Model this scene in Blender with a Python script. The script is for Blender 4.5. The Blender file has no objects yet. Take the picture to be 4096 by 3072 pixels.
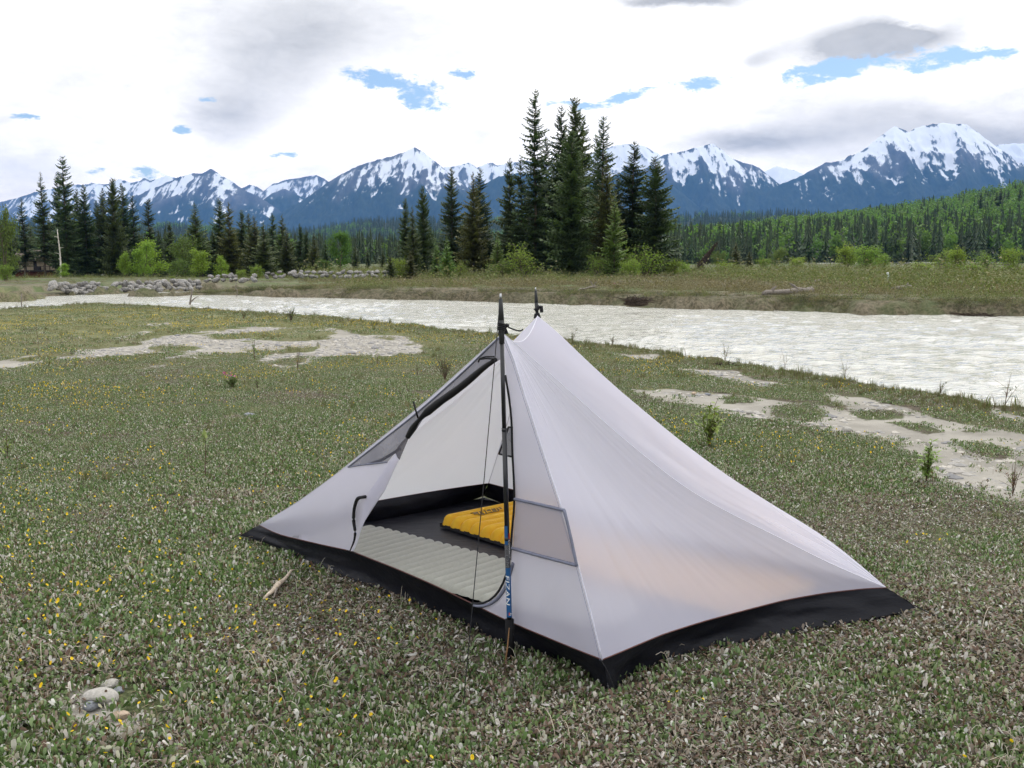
import bpy, bmesh, math, random
import numpy as np
from mathutils import Vector, Matrix
from mathutils.geometry import delaunay_2d_cdt

S = bpy.context.scene
COL = S.collection
rng = np.random.default_rng(7)
random.seed(7)
R = math.radians

# ------------------------------------------------------------------ camera
PW, PH, FPX, HOR, CAMH = 4096.0, 3072.0, 4200.0, 1035.0, 1.36
PITCH = math.atan((PH/2-HOR)/FPX)
cam_d = bpy.data.cameras.new('camera'); cam = bpy.data.objects.new('camera', cam_d); COL.objects.link(cam)
cam.location = (0, 0, CAMH); cam.rotation_euler = (R(90)-PITCH, 0, 0)
cam_d.sensor_width = 36.0; cam_d.lens = FPX/PW*36.0; cam_d.clip_start = 0.05; cam_d.clip_end = 60000
S.camera = cam

# ------------------------------------------------------------------ light, view
SUN_AZ, SUN_EL = 42.0, 52.0            # degrees to the right of the view, above the horizon
w = bpy.data.worlds.new('World'); S.world = w; w.use_nodes = True
sun_d = bpy.data.lights.new('sun', 'SUN'); sun = bpy.data.objects.new('sun', sun_d); COL.objects.link(sun)
sun_d.energy = 1.5; sun_d.angle = R(14); sun_d.color = (1.0, 0.97, 0.92)
_sd = Vector((math.sin(R(SUN_AZ))*math.cos(R(SUN_EL)), math.cos(R(SUN_AZ))*math.cos(R(SUN_EL)), math.sin(R(SUN_EL))))
sun.rotation_euler = _sd.to_track_quat('Z', 'Y').to_euler(); sun.location = _sd*50
S.view_settings.view_transform = 'Standard'; S.view_settings.look = 'None'
S.view_settings.exposure = 0.33; S.view_settings.gamma = 1.0; S.view_settings.use_curve_mapping = False
S.render.engine = 'CYCLES'
S.cycles.use_denoising = True
try: S.cycles.denoiser = 'OPENIMAGEDENOISE'
except Exception: pass
S.cycles.max_bounces = 8; S.cycles.transparent_max_bounces = 16; S.cycles.volume_bounces = 0
S.cycles.diffuse_bounces = 4; S.cycles.glossy_bounces = 2; S.cycles.transmission_bounces = 4
S.cycles.caustics_reflective = False; S.cycles.caustics_refractive = False

# pixel (of the 4096x3072 photograph) -> world
_F = np.array([0, math.cos(PITCH), -math.sin(PITCH)]); _U = np.array([0, math.sin(PITCH), math.cos(PITCH)]); _C = np.array([0, 0, CAMH])
def ray(px, py): return _F+np.array([1., 0, 0])*((px-PW/2)/FPX)+_U*((PH/2-py)/FPX)
def atz(px, py, z=0.0):
    d = ray(px, py); return _C+d*((z-CAMH)/d[2])
def aty(px, py, y):
    d = ray(px, py); return _C+d*(y/d[1])
def atplane(px, py, p0, n):
    d = ray(px, py); return _C+d*(np.dot(p0-_C, n)/np.dot(d, n))
def topx(p):
    v = np.asarray(p, float)-_C; f = v@_F
    return PW/2+FPX*v[..., 0]/f, PH/2-FPX*(v@_U)/f

# ------------------------------------------------------------------ node helper
class NB:
    def __init__(s, tree): s.t = tree; s.n = tree.nodes; s.l = tree.links
    def node(s, ty, **kw):
        n = s.n.new(ty)
        for k, v in kw.items(): setattr(n, k, v)
        return n
    def put(s, sock, v):
        if hasattr(v, 'is_output') or isinstance(v, bpy.types.NodeSocket): s.l.new(v, sock)
        elif v is not None:
            try: sock.default_value = v
            except Exception:
                sock.default_value = tuple(v)+(1.0,) if len(v) == 3 else v
    def m(s, op, a, b=None, c=None, clamp=False):
        n = s.node('ShaderNodeMath', operation=op, use_clamp=clamp)
        for i, v in enumerate((a, b, c)):
            if v is not None: s.put(n.inputs[i], v)
        return n.outputs[0]
    def vm(s, op, a, b=None):
        n = s.node('ShaderNodeVectorMath', operation=op)
        s.put(n.inputs[0], a)
        if b is not None: s.put(n.inputs[1], b)
        return n.outputs[0]
    def noise(s, vec, scale, detail=4, rough=.5, dist=0.0, dims='3D'):
        n = s.node('ShaderNodeTexNoise', noise_dimensions=dims)
        if vec is not None: s.l.new(vec, n.inputs['Vector'])
        n.inputs['Scale'].default_value = scale; n.inputs['Detail'].default_value = detail
        n.inputs['Roughness'].default_value = rough; n.inputs['Distortion'].default_value = dist
        return n.outputs[0]
    def ramp(s, fac, lo, hi, a=0.0, b=1.0, smooth=True):
        n = s.node('ShaderNodeMapRange', interpolation_type='SMOOTHSTEP' if smooth else 'LINEAR')
        s.put(n.inputs[0], fac)
        for i, v in enumerate((lo, hi, a, b)): s.put(n.inputs[i+1], v)
        return n.outputs[0]
    def mix(s, fac, a, b, blend='MIX'):
        n = s.node('ShaderNodeMix', data_type='RGBA', blend_type=blend)
        s.put(n.inputs[0], fac); s.put(n.inputs[6], a if not isinstance(a, tuple) else a+(1,)); s.put(n.inputs[7], b if not isinstance(b, tuple) else b+(1,))
        return n.outputs[2]
    def attr(s, name, col=False):
        n = s.node('ShaderNodeAttribute', attribute_name=name); return n.outputs['Color' if col else 'Fac']
    def sep(s, v):
        n = s.node('ShaderNodeSeparateXYZ'); s.put(n.inputs[0], v); return n.outputs
    def comb(s, x, y, z):
        n = s.node('ShaderNodeCombineXYZ')
        for i, v in enumerate((x, y, z)): s.put(n.inputs[i], v)
        return n.outputs[0]
    def bump(s, h, strength=.3, dist=.02):
        n = s.node('ShaderNodeBump'); n.inputs['Strength'].default_value = strength; n.inputs['Distance'].default_value = dist
        s.l.new(h, n.inputs['Height']); return n.outputs[0]

# ------------------------------------------------------------------ sky: Nishita blue seen through gaps in a bright cloud deck
def build_sky():
    w.node_tree.nodes.clear(); b = NB(w.node_tree)
    out = b.node('ShaderNodeOutputWorld'); bg = b.node('ShaderNodeBackground')
    tc = b.node('ShaderNodeTexCoord'); d = tc.outputs['Generated']
    sky = b.node('ShaderNodeTexSky', sky_type='NISHITA', sun_disc=False)
    sky.sun_elevation = R(SUN_EL); sky.sun_rotation = R(SUN_AZ); sky.altitude = 800; sky.air_density = 1.0; sky.dust_density = .6
    x, y, z = b.sep(d)
    zz = b.m('ADD', b.m('MAXIMUM', z, 0.0), .14)
    p = b.comb(b.m('DIVIDE', x, zz), b.m('DIVIDE', y, zz), 0.0)       # cloud deck seen from below
    pd = b.comb(x, y, b.m('MULTIPLY', z, 2.2))
    n1 = b.noise(p, .55, 7, .55); n2 = b.noise(pd, 5.0, 9, .62, .25); n3 = b.noise(pd, 15.0, 8, .62, .3)
    # tangent coordinates about north, only to say where in the sky the gaps stand
    yy = b.m('MAXIMUM', y, .05); u = b.m('DIVIDE', x, yy); v = b.m('DIVIDE', z, yy)
    wob = b.m('MULTIPLY', b.m('SUBTRACT', n3, .5), .10); wob2 = b.m('MULTIPLY', b.m('SUBTRACT', n2, .5), .05)
    uu = b.m('ADD', u, b.m('ADD', b.m('MULTIPLY', wob, .6), wob2)); vv = b.m('ADD', v, b.m('MULTIPLY', b.m('ADD', wob, wob2), .28))
    front = b.ramp(y, .05, .25)
    def blob(px, py, rx, ry, tilt=0.0):
        r0 = ray(px, py); cu, cv = r0[0]/r0[1], r0[2]/r0[1]
        du = b.m('SUBTRACT', uu, cu); dv = b.m('SUBTRACT', vv, cv)
        if tilt: dv = b.m('ADD', dv, b.m('MULTIPLY', du, tilt))
        a = b.m('DIVIDE', du, rx/FPX); c = b.m('DIVIDE', dv, ry/FPX)
        r2 = b.m('ADD', b.m('MULTIPLY', a, a), b.m('MULTIPLY', c, c))
        return b.m('EXPONENT', b.m('MULTIPLY', r2, -1.0))
    def total(lst):
        s = None
        for k, a in enumerate(lst):
            wgt = a[5] if len(a) > 5 else 1.0
            g = blob(*a[:5]) if len(a) > 4 else blob(*a)
            if wgt != 1.0: g = b.m('MULTIPLY', g, wgt)
            s = g if s is None else b.m('ADD', s, g)
        return b.m('MULTIPLY', s, front)
    gaps = total([(1500, 325, 120, 42, .25), (1660, 385, 150, 40, .25), (1545, 372, 62, 26, 0, -1.1), (1850, 293, 60, 16), (60, 482, 80, 14), (735, 520, 30, 20), (590, 690, 90, 28), (380, 690, 40, 14),
                  (1160, 617, 60, 13), (3290, 280, 140, 52, -.1), (3480, 250, 170, 38, -.15), (3270, 215, 60, 20, 0, -1.0), (3760, 245, 120, 40, -.2), (3960, 222, 130, 28, -.1), (2790, 343, 120, 30), (2490, 392, 90, 26, -.3), (2330, 420, 90, 18), (2190, 422, 60, 14), (820, 402, 40, 12)])
    nA = b.noise(pd, 36.0, 9, .68, .3); nB = b.noise(pd, 110.0, 6, .65, .2)
    gapn = b.m('ADD', b.m('MULTIPLY', gaps, 1.15), b.m('ADD', b.m('MULTIPLY', b.m('SUBTRACT', nA, .5), 3.4), b.m('MULTIPLY', b.m('SUBTRACT', nB, .5), 1.3)))
    gap = b.m('MULTIPLY', b.ramp(gapn, .30, 1.05), b.ramp(gaps, .06, .45))
    # elsewhere in the sky the deck opens the same way here and there
    back = b.m('MULTIPLY', b.m('SUBTRACT', 1.0, b.ramp(y, .3, .6)), b.ramp(b.noise(p, 1.1, 6, .6), .62, .70))
    gap = b.m('MAXIMUM', gap, back)
    grey = total([(1250, 90, 600, 200, 0, .75), (880, 470, 170, 110, 0, .6), (1050, 330, 260, 200, 0, .5), (250, 300, 260, 130, 0, .35), (3560, 150, 330, 95, -.1, 1.25), (3000, 560, 330, 60, 0, .9), (3500, 480, 420, 110, 0, .7), (4050, 560, 300, 110, 0, .8),
                  (2750, 0, 240, 32, 0, 1.2), (2730, 240, 120, 45, 0, .35), (3050, 235, 120, 50, -.4, .5), (3700, 60, 90, 60, 0, -.8), (2500, 470, 500, 110, 0, -.3)])
    gn = b.m('ADD', b.m('MULTIPLY', grey, b.m('ADD', .55, b.m('MULTIPLY', b.ramp(n2, .3, .7), .8))), b.m('MULTIPLY', b.ramp(n1, .5, .8), .35))
    gf = b.ramp(gn, .0, .95, 0, 1, False)
    cloud = b.mix(gf, (1.48, 1.47, 1.46), (.52, .515, .505))
    det = b.m('ADD', b.ramp(n2, .28, .72, .70, 1.12), b.m('MULTIPLY', b.m('SUBTRACT', nA, .5), .35))
    cloud = b.mix(1.0, cloud, b.comb(det, det, det), 'MULTIPLY')
    low = b.m('EXPONENT', b.m('MULTIPLY', b.m('MAXIMUM', z, 0.0), -9.0)); cloud = b.mix(low, cloud, b.mix(1.0, cloud, (1.42, 1.22, .97), 'MULTIPLY'))   # low clouds warmed and brightened to offset the blue haze
    blue = b.mix(1.0, sky.outputs[0], (.115, .115, .115), 'MULTIPLY')
    col = b.mix(gap, cloud, blue)
    ground = b.ramp(z, -.12, .0)
    col = b.mix(ground, (.35, .36, .36), col)
    b.l.new(col, bg.inputs[0]); bg.inputs[1].default_value = 1.0; b.l.new(bg.outputs[0], out.inputs[0])
    w.cycles.sampling_method = 'MANUAL'; w.cycles.sample_map_resolution = 1024
build_sky()

# ------------------------------------------------------------------ mesh helpers
def mkmesh(name, V, faces, mats=(), smooth=False, vcol=None, vatt=None, mi=None, uniform=0):
    """faces: (n,k) array of ints or list of tuples; vcol: per-vertex rgb; vatt: dict of per-vertex floats."""
    me = bpy.data.meshes.new(name); V = np.asarray(V, np.float32)
    if isinstance(faces, np.ndarray):
        k = faces.shape[1]; n = len(faces)
        me.vertices.add(len(V)); me.vertices.foreach_set('co', V.ravel())
        me.loops.add(n*k); me.loops.foreach_set('vertex_index', faces.astype(np.int32).ravel())
        me.polygons.add(n); me.polygons.foreach_set('loop_start', np.arange(0, n*k, k, dtype=np.int32))
        me.update(calc_edges=True)
    else:
        me.from_pydata([tuple(map(float, v)) for v in V], [], [tuple(map(int, f)) for f in faces])
    for m_ in (mats if isinstance(mats, (list, tuple)) else [mats]): me.materials.append(m_)
    if smooth: me.polygons.foreach_set('use_smooth', np.ones(len(me.polygons), bool))
    if mi is not None: me.polygons.foreach_set('material_index', np.asarray(mi, np.int32))
    if vcol is not None:
        a = me.color_attributes.new('col', 'FLOAT_COLOR', 'POINT')
        c = np.ones((len(V), 4), np.float32); c[:, :3] = vcol; a.data.foreach_set('color', c.ravel())
    for k_, v_ in (vatt or {}).items():
        a = me.attributes.new(k_, 'FLOAT', 'POINT'); a.data.foreach_set('value', np.asarray(v_, np.float32))
    me.validate(); me.update(); return me
def link(name, me, parent=None, loc=None, label=None, cat=None, group=None, kind=None, rot=None, scale=None):
    o = bpy.data.objects.new(name, me); COL.objects.link(o)
    if parent: o.parent = parent
    if loc is not None: o.location = tuple(map(float, loc))
    if rot is not None: o.rotation_euler = rot
    if scale is not None: o.scale = scale
    if label: o['label'] = label
    if cat: o['category'] = cat
    if group: o['group'] = group
    if kind: o['kind'] = kind
    return o
def thing(name, label, cat, loc=(0, 0, 0), group=None, rot=(0, 0, 0), scale=(1, 1, 1)):
    return link(name, None, None, loc, label, cat, group, None, rot, scale)
class MB:
    """collects verts / faces / colours into one mesh"""
    def __init__(s): s.v = []; s.f = []; s.c = []; s.n = 0
    def add(s, V, F, col=(1, 1, 1)):
        V = np.asarray(V, float); s.v.append(V)
        for f in F: s.f.append(tuple(int(i)+s.n for i in f))
        c = np.asarray(col, float); s.c.append(np.broadcast_to(c, (len(V), 3)) if c.ndim == 1 else c); s.n += len(V)
    def tube(s, pts, rad, seg=6, col=(1, 1, 1), cap=True):
        pts = np.asarray(pts, float); n = len(pts); rad = np.broadcast_to(np.asarray(rad, float), (n,))
        t = np.gradient(pts, axis=0); t /= np.linalg.norm(t, axis=1, keepdims=True)+1e-12
        ref = np.array([0, 0, 1.]) if abs(t[0][2]) < .9 else np.array([1., 0, 0])
        a = np.cross(t, ref); a /= np.linalg.norm(a, axis=1, keepdims=True)+1e-12; bb = np.cross(t, a)
        th = np.linspace(0, 2*np.pi, seg, endpoint=False)
        V = (pts[:, None]+rad[:, None, None]*(np.cos(th)[None, :, None]*a[:, None]+np.sin(th)[None, :, None]*bb[:, None])).reshape(-1, 3)
        F = [(i*seg+j, i*seg+(j+1) % seg, (i+1)*seg+(j+1) % seg, (i+1)*seg+j) for i in range(n-1) for j in range(seg)]
        if cap: F += [tuple(range(seg))[::-1], tuple((n-1)*seg+j for j in range(seg))]
        s.add(V, F, col)
    def box(s, c, size, rot=None, col=(1, 1, 1)):
        v = np.array([(x, y, z) for x in (-.5, .5) for y in (-.5, .5) for z in (-.5, .5)])*np.asarray(size, float)
        if rot is not None: v = v@np.array(rot).T
        s.add(v+np.asarray(c, float), [(0, 1, 3, 2), (4, 6, 7, 5), (0, 4, 5, 1), (2, 3, 7, 6), (0, 2, 6, 4), (1, 5, 7, 3)], col)
    def mesh(s, name, mats, smooth=False, usecol=False):
        return mkmesh(name, np.concatenate(s.v), s.f, mats, smooth, np.concatenate(s.c) if usecol else None)

def smooth(a, b, x): t = np.clip((x-a)/(b-a), 0, 1); return t*t*(3-2*t)
_perm = np.random.default_rng(3).permutation(1024); _gr = np.random.default_rng(4).uniform(0, 2*np.pi, 1024)
def pn(x, y, seed=0):
    """2-D gradient noise, about -0.7..0.7"""
    x = np.asarray(x, float)+seed*37.7; y = np.asarray(y, float)-seed*21.3
    xi = np.floor(x).astype(int); yi = np.floor(y).astype(int); xf = x-xi; yf = y-yi
    def g(i, j, fx, fy):
        a = _gr[_perm[(_perm[i & 1023]+j) & 1023]]; return np.cos(a)*fx+np.sin(a)*fy
    u = xf*xf*xf*(xf*(xf*6-15)+10); v = yf*yf*yf*(yf*(yf*6-15)+10)
    return (g(xi, yi, xf, yf)*(1-u)+g(xi+1, yi, xf-1, yf)*u)*(1-v)+(g(xi, yi+1, xf, yf-1)*(1-u)+g(xi+1, yi+1, xf-1, yf-1)*u)*v
def fbm(x, y, oct=4, seed=0, gain=.5):
    s = 0; a = 1; f = 1
    for o in range(oct): s = s+a*pn(x*f, y*f, seed+o); a *= gain; f *= 2.03
    return s
def ridged(x, y, oct=5, seed=0):
    s = 0; a = .5; f = 1
    for o in range(oct): s = s+a*(1-np.abs(pn(x*f, y*f, seed+o))*2)**2; a *= .5; f *= 2.07
    return s
def inpoly(px, py, poly):
    poly = np.asarray(poly); r = np.zeros(np.shape(px), bool); n = len(poly)
    for i in range(n):
        x1, y1 = poly[i]; x2, y2 = poly[(i+1) % n]
        c = ((y1 > py) != (y2 > py)); 
        with np.errstate(divide='ignore', invalid='ignore'): r ^= c & (px < (x2-x1)*(py-y1)/(y2-y1+1e-12)+x1)
    return r
def sdist(px, py, poly):
    """signed distance to polygon, negative inside"""
    poly = np.asarray(poly); d = np.full(np.shape(px), 1e9); n = len(poly)
    for i in range(n):
        a = poly[i]; e = poly[(i+1) % n]-a; wx = px-a[0]; wy = py-a[1]
        t = np.clip((wx*e[0]+wy*e[1])/(e@e+1e-12), 0, 1); d = np.minimum(d, np.hypot(wx-t*e[0], wy-t*e[1]))
    return np.where(inpoly(px, py, poly), -d, d)

# ------------------------------------------------------------------ materials
def mat(name, build):
    m = bpy.data.materials.new(name); m.use_nodes = True; m.node_tree.nodes.clear(); b = NB(m.node_tree)
    out = b.node('ShaderNodeOutputMaterial'); s = build(b)
    if s is not None: b.l.new(s, out.inputs[0])
    return m
def pbsdf(b, col, rough=.7, spec=.3, normal=None, metal=0.0, trans=0.0):
    n = b.node('ShaderNodeBsdfPrincipled'); b.put(n.inputs['Base Color'], col if not isinstance(col, tuple) else col+(1,))
    b.put(n.inputs['Roughness'], rough); b.put(n.inputs['Specular IOR Level'], spec); b.put(n.inputs['Metallic'], metal)
    if normal is not None: b.l.new(normal, n.inputs['Normal'])
    return n.outputs[0]
def mixs(b, fac, a, c):
    n = b.node('ShaderNodeMixShader'); b.put(n.inputs[0], fac); b.l.new(a, n.inputs[1]); b.l.new(c, n.inputs[2]); return n.outputs[0]
def plain(name, col, rough=.7, spec=.3, metal=0.0, vary=.12, scale=30.0, bump=0.0):
    def f(b):
        tc = b.node('ShaderNodeTexCoord'); n = b.noise(tc.outputs['Object'], scale, 4, .6)
        k = b.ramp(n, .3, .7, 1-vary, 1+vary); c = b.mix(1.0, col, b.comb(k, k, k), 'MULTIPLY')
        return pbsdf(b, c, rough, spec, b.bump(n, bump, .01) if bump else None, metal)
    return mat(name, f)
def foliage(name, col=None, trans=.35, huevar=.12, rough=.6):
    """leaf colour from the 'col' attribute times a per-object variation"""
    def f(b):
        c = b.attr('col', True); oi = b.node('ShaderNodeObjectInfo')
        if col: c = b.mix(1.0, c, col, 'MULTIPLY')
        k = b.ramp(oi.outputs['Random'], 0, 1, 1-huevar*1.6, 1+huevar*1.6, False)
        r_ = b.m('FRACT', b.m('MULTIPLY', oi.outputs['Random'], 7.31)); k2 = b.ramp(r_, 0, 1, 1-huevar, 1+huevar, False)
        c = b.mix(1.0, c, b.comb(b.m('MULTIPLY', k, k2), k, k), 'MULTIPLY')
        s = pbsdf(b, c, rough, .25); t = b.node('ShaderNodeBsdfTranslucent')
        b.l.new(b.mix(1.0, c, (1.25, 1.35, .7), 'MULTIPLY'), t.inputs[0])
        return mixs(b, trans, s, t.outputs[0])
    return mat(name, f)
M_NEEDLE = foliage('spruce needles', None, .18, .14)
M_LEAF = foliage('broad leaves', None, .42, .10)
M_MAT = foliage('ground cover leaves', None, .22, .05)
M_BARK = plain('bark', (.10, .078, .062), .9, .1, vary=.4, scale=14, bump=.5)
M_BIRCH = plain('pale dead bark', (.50, .47, .42), .85, .1, vary=.45, scale=9)
M_DRIFT = plain('driftwood', (.17, .15, .13), .85, .1, vary=.35, scale=18, bump=.4)
M_ROOT = plain('dark roots', (.055, .042, .033), .95, .1, vary=.4, scale=8)
# ------------------------------------------------------------------ terrain layout
WATER = -0.42
def g2(lst, z=0.0): return [tuple(atz(x, y, z)[:2]) for x, y in lst]
near_bank = g2([(4096, 1632), (3750, 1572), (3400, 1520), (3150, 1480), (2900, 1442), (2650, 1402), (2400, 1374), (2150, 1345), (1900, 1325), (1600, 1293), (1300, 1264), (1000, 1246), (800, 1233), (600, 1222), (390, 1213), (280, 1217), (190, 1226), (90, 1233), (0, 1240)])
far_bank = g2([(570, 1186), (650, 1183), (800, 1181), (1000, 1181), (1300, 1190), (1600, 1197), (1900, 1203), (2200, 1212), (2500, 1222), (2800, 1232), (3100, 1240), (3400, 1250), (3700, 1256), (4096, 1263)], WATER)
rock_bank = g2([(0, 1206), (116, 1195), (245, 1182), (417, 1175), (560, 1171), (640, 1168)], WATER)
RIVER = [(30, -30), (14, -14), (9.6, -3), (6.9, 4.5)]+near_bank+[(-17, 24.5), (-26, 20), (-60, 6), (-75, 30), (-38, 36)]+rock_bank+[(-17.6, 59.8), (-15.0, 59.6)]+far_bank[:1]+far_bank[1:]+[(30, 25), (52, 8), (75, -20)]
RIVER = np.array(RIVER)
SAND = [  # bare silt and gravel, ground outlines
    g2([(0, 1438), (235, 1410), (382, 1386), (450, 1360), (529, 1333), (764, 1324), (999, 1318), (1293, 1316), (1500, 1338), (1690, 1368), (1700, 1410), (1400, 1440), (1180, 1472), (1090, 1440), (999, 1427), (735, 1440), (605, 1468), (640, 1440), (560, 1425), (300, 1440), (60, 1470), (0, 1490)]),
    g2([(500, 1290), (700, 1285), (720, 1296), (560, 1302)]), g2([(980, 1312), (1250, 1308), (1300, 1316), (1000, 1320)]),
    g2([(2440, 1405), (2640, 1420), (2620, 1440), (2480, 1425)]), g2([(2680, 1465), (2900, 1480), (3150, 1530), (3000, 1530), (2760, 1490)]),
    g2([(2520, 1548), (2750, 1572), (2960, 1590), (3200, 1610), (3420, 1640), (3260, 1560), (3420, 1580), (3700, 1650), (4000, 1720), (4200, 1760), (4200, 2020), (3980, 1985), (3760, 1930), (3560, 1880), (3680, 1810), (3500, 1755), (3200, 1692), (2960, 1650), (2740, 1615), (2560, 1585)]),
    g2([(560, 1475), (660, 1462), (640, 1480)]),
    g2([(280, 2790), (360, 2740), (450, 2740), (560, 2810), (620, 2880), (520, 2890), (400, 2850), (300, 2830)]),
    g2([(3960, 1620), (4200, 1690), (4200, 1720), (3980, 1660)])]
ISLE = [g2([(540, 1400), (640, 1382), (800, 1382), (820, 1392), (700, 1408), (560, 1410)]), g2([(870, 1345), (980, 1338), (1000, 1350), (900, 1352)]), g2([(1035, 1330), (1300, 1326), (1300, 1352), (1100, 1352)]),
        g2([(1060, 1395), (1260, 1388), (1250, 1402), (1080, 1408)]), g2([(380, 1345), (470, 1340), (480, 1352), (390, 1358)]), g2([(1100, 1428), (1220, 1432), (1200, 1452), (1110, 1450)]),
        g2([(3110, 1625), (3250, 1618), (3330, 1650), (3240, 1680), (3130, 1660)]), g2([(3390, 1640), (3550, 1630), (3620, 1680), (3500, 1690)]), g2([(3580, 1700), (3690, 1690), (3800, 1730), (3700, 1740)]), g2([(2870, 1600), (3000, 1600), (3060, 1620), (2900, 1625)]), g2([(3840, 1770), (3960, 1790), (3990, 1815), (3860, 1800)]), g2([(3830, 1710), (3950, 1720), (3900, 1735)])]
def sandmask(x, y):
    jx = .22*fbm(x*1.3, y*1.3, 4, 11)*np.clip(y/12, .25, 2.2); jy = .7*fbm(x*1.1, y*.6, 4, 12)*np.clip(y/12, .15, 2.2)
    m = np.zeros(np.shape(x))
    for p in SAND: m = np.maximum(m, smooth(.12, -.10, sdist(x+jx, y+jy, p)))
    for p in ISLE: m = m*(1-smooth(.1, -.12, sdist(x+jx, y+jy, p)))
    spot = smooth(.28, .42, fbm(x*.9, y*.45, 4, 17))*smooth(14, 8, np.abs(y-14))*(x < 3)*.0
    brk = smooth(.02, .22, fbm(x*.75, y*.42, 4, 18))*np.where(x < 0, .95, .25)*(y > 6)
    return np.clip(m*(1-brk), 0, 1)
def height(x, y):
    r = np.hypot(x, y)
    h = .05*fbm(x*.25, y*.25, 3, 21)*smooth(7.5, 12, r)+.25*fbm(x*.03, y*.03, 3, 25)*smooth(38, 80, r)
    near = y < 36-.0*x
    sd = np.full(np.shape(x), 50.0); k = r < 140
    if np.any(k): sd[k] = sdist(x[k], y[k], RIVER)
    jag = .35*fbm(x*1.6, y*1.6, 3, 31)*np.clip(r/14, .4, 1.6)+1.1*fbm(x*.22, y*.22, 3, 33)*(r > 31)
    wid = np.where(sd > -4, 1.0, 1.0)*np.clip(r/16, .45, 1.6)
    t = smooth(-1.0, 0.05, (sd+jag)/wid)
    h = h*smooth(0, 3, sd)+0
    h = -1.25+(h+1.25)*t
    dip = smooth(70, 125, y)*smooth(-14, -26, x/np.maximum(y, 1)*100)*(r < 2000)
    h = h-1.5*dip*smooth(1500, 300, r)
    h = h-.30*smooth(-7, -17, x)*((y > 40) & (y < 63) & (sd > -.3))*(x > -24)
    return h
def hz(x, y): return float(height(np.array([float(x)]), np.array([float(y)]))[0])

# ------------------------------------------------------------------ ground
def polar(radii, angs):
    A, Rr = np.meshgrid(np.radians(angs), radii); X = Rr*np.sin(A); Y = Rr*np.cos(A); n, m = X.shape
    i = np.arange(n-1)[:, None]*m+np.arange(m-1)[None]; F = np.stack([i, i+1, i+m+1, i+m], -1).reshape(-1, 4)
    return X.ravel(), Y.ravel(), F
def rad_steps():
    r = [0.6]
    while r[-1] < 20000:
        k = r[-1]; q = 1.02 if k < 8 else 1.010 if k < 62 else 1.02 if k < 400 else 1.06
        r.append(k*q)
    return np.array(r)
angs = np.concatenate([np.arange(-180, -34, 4.0), np.arange(-34, 34, .19), np.arange(34, 181, 4.0)])
gx, gy, gF = polar(rad_steps(), angs)
gz = height(gx, gy)
gr = np.hypot(gx, gy)
g_sand = sandmask(gx, gy)*(gr < 60)
g_sd = np.full(len(gx), 50.0); kk = gr < 140; g_sd[kk] = sdist(gx[kk], gy[kk], RIVER)
farside = ((gy > 37+(-.55*gx)) & (gr > 25)).astype(float)
g_bank = smooth(1.6, .1, g_sd+.5*fbm(gx*.7, gy*.7, 3, 44))*(1-farside)+smooth(2.6, .3, g_sd+.8*fbm(gx*.4, gy*.4, 3, 44))*farside
g_sand = g_sand-.03*(g_sand > .2)*0
gz = gz-.018*g_sand*(gr < 40)
def m_ground(b):
    geo = b.node('ShaderNodeNewGeometry'); P = geo.outputs['Position']
    n1 = b.noise(P, 1.2, 6, .6); n2 = b.noise(P, 9, 5, .6); n3 = b.noise(P, 60, 4, .6); n4 = b.noise(P, .12, 4, .55); n5 = b.noise(P, 260, 2, .5)
    sand = b.attr('sand'); far = b.attr('far'); bank = b.attr('bank')
    lit = b.mix(b.ramp(n3, .35, .65), (.05, .04, .03), (.13, .108, .085))
    grn = b.mix(b.ramp(n3, .3, .7), (.04, .052, .022), (.12, .135, .065))
    c = b.mix(b.ramp(n1, .38, .62), lit, grn)
    mid = b.mix(b.ramp(n2, .35, .65), (.12, .14, .06), (.19, .18, .10))       # short turf further off
    px, py, pz = b.sep(P); dist = b.m('SQRT', b.m('ADD', b.m('MULTIPLY', px, px), b.m('MULTIPLY', py, py)))
    c = b.mix(b.ramp(dist, 9, 24), c, mid)
    meadow = b.mix(b.ramp(n4, .40, .60), b.mix(b.ramp(n2, .3, .7), (.072, .07, .046), (.15, .138, .095)), b.mix(b.ramp(n1, .3, .7), (.062, .088, .034), (.115, .15, .062)))
    meadow = b.mix(b.m('MULTIPLY', b.attr('shore'), b.ramp(b.noise(P, .55, 5, .6), .42, .60, .05, .85)), meadow, b.mix(b.ramp(n2, .3, .7), (.13, .11, .08), (.24, .205, .155)))
    c = b.mix(far, c, meadow)
    c = b.mix(b.m('MULTIPLY', bank, b.ramp(n1, .35, .65, .25, .9)), c, b.mix(b.ramp(n2, .35, .65), (.045, .042, .024), (.15, .125, .085)))
    sn = b.m('ADD', sand, b.m('MULTIPLY', b.m('SUBTRACT', n2, .5), .55))
    sc = b.mix(b.ramp(n1, .35, .65), (.235, .22, .19), (.345, .325, .285)); sc = b.mix(b.ramp(n5, .4, .7, 0, .35), sc, (.26, .25, .235))
    c = b.mix(b.ramp(sn, .40, .62), c, sc)
    return pbsdf(b, c, .95, .1, b.bump(b.m('ADD', b.m('MULTIPLY', n3, .6), b.m('MULTIPLY', n2, .8)), .6, .03))
M_GROUND = mat('meadow soil and silt', m_ground)
link('ground', mkmesh('ground', np.stack([gx, gy, gz], 1), gF, M_GROUND, True, None, dict(shore=smooth(11, 1, g_sd)*farside*(gr < 120), sand=g_sand, far=farside, bank=np.clip(g_bank, 0, 1))), kind='structure')

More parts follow.
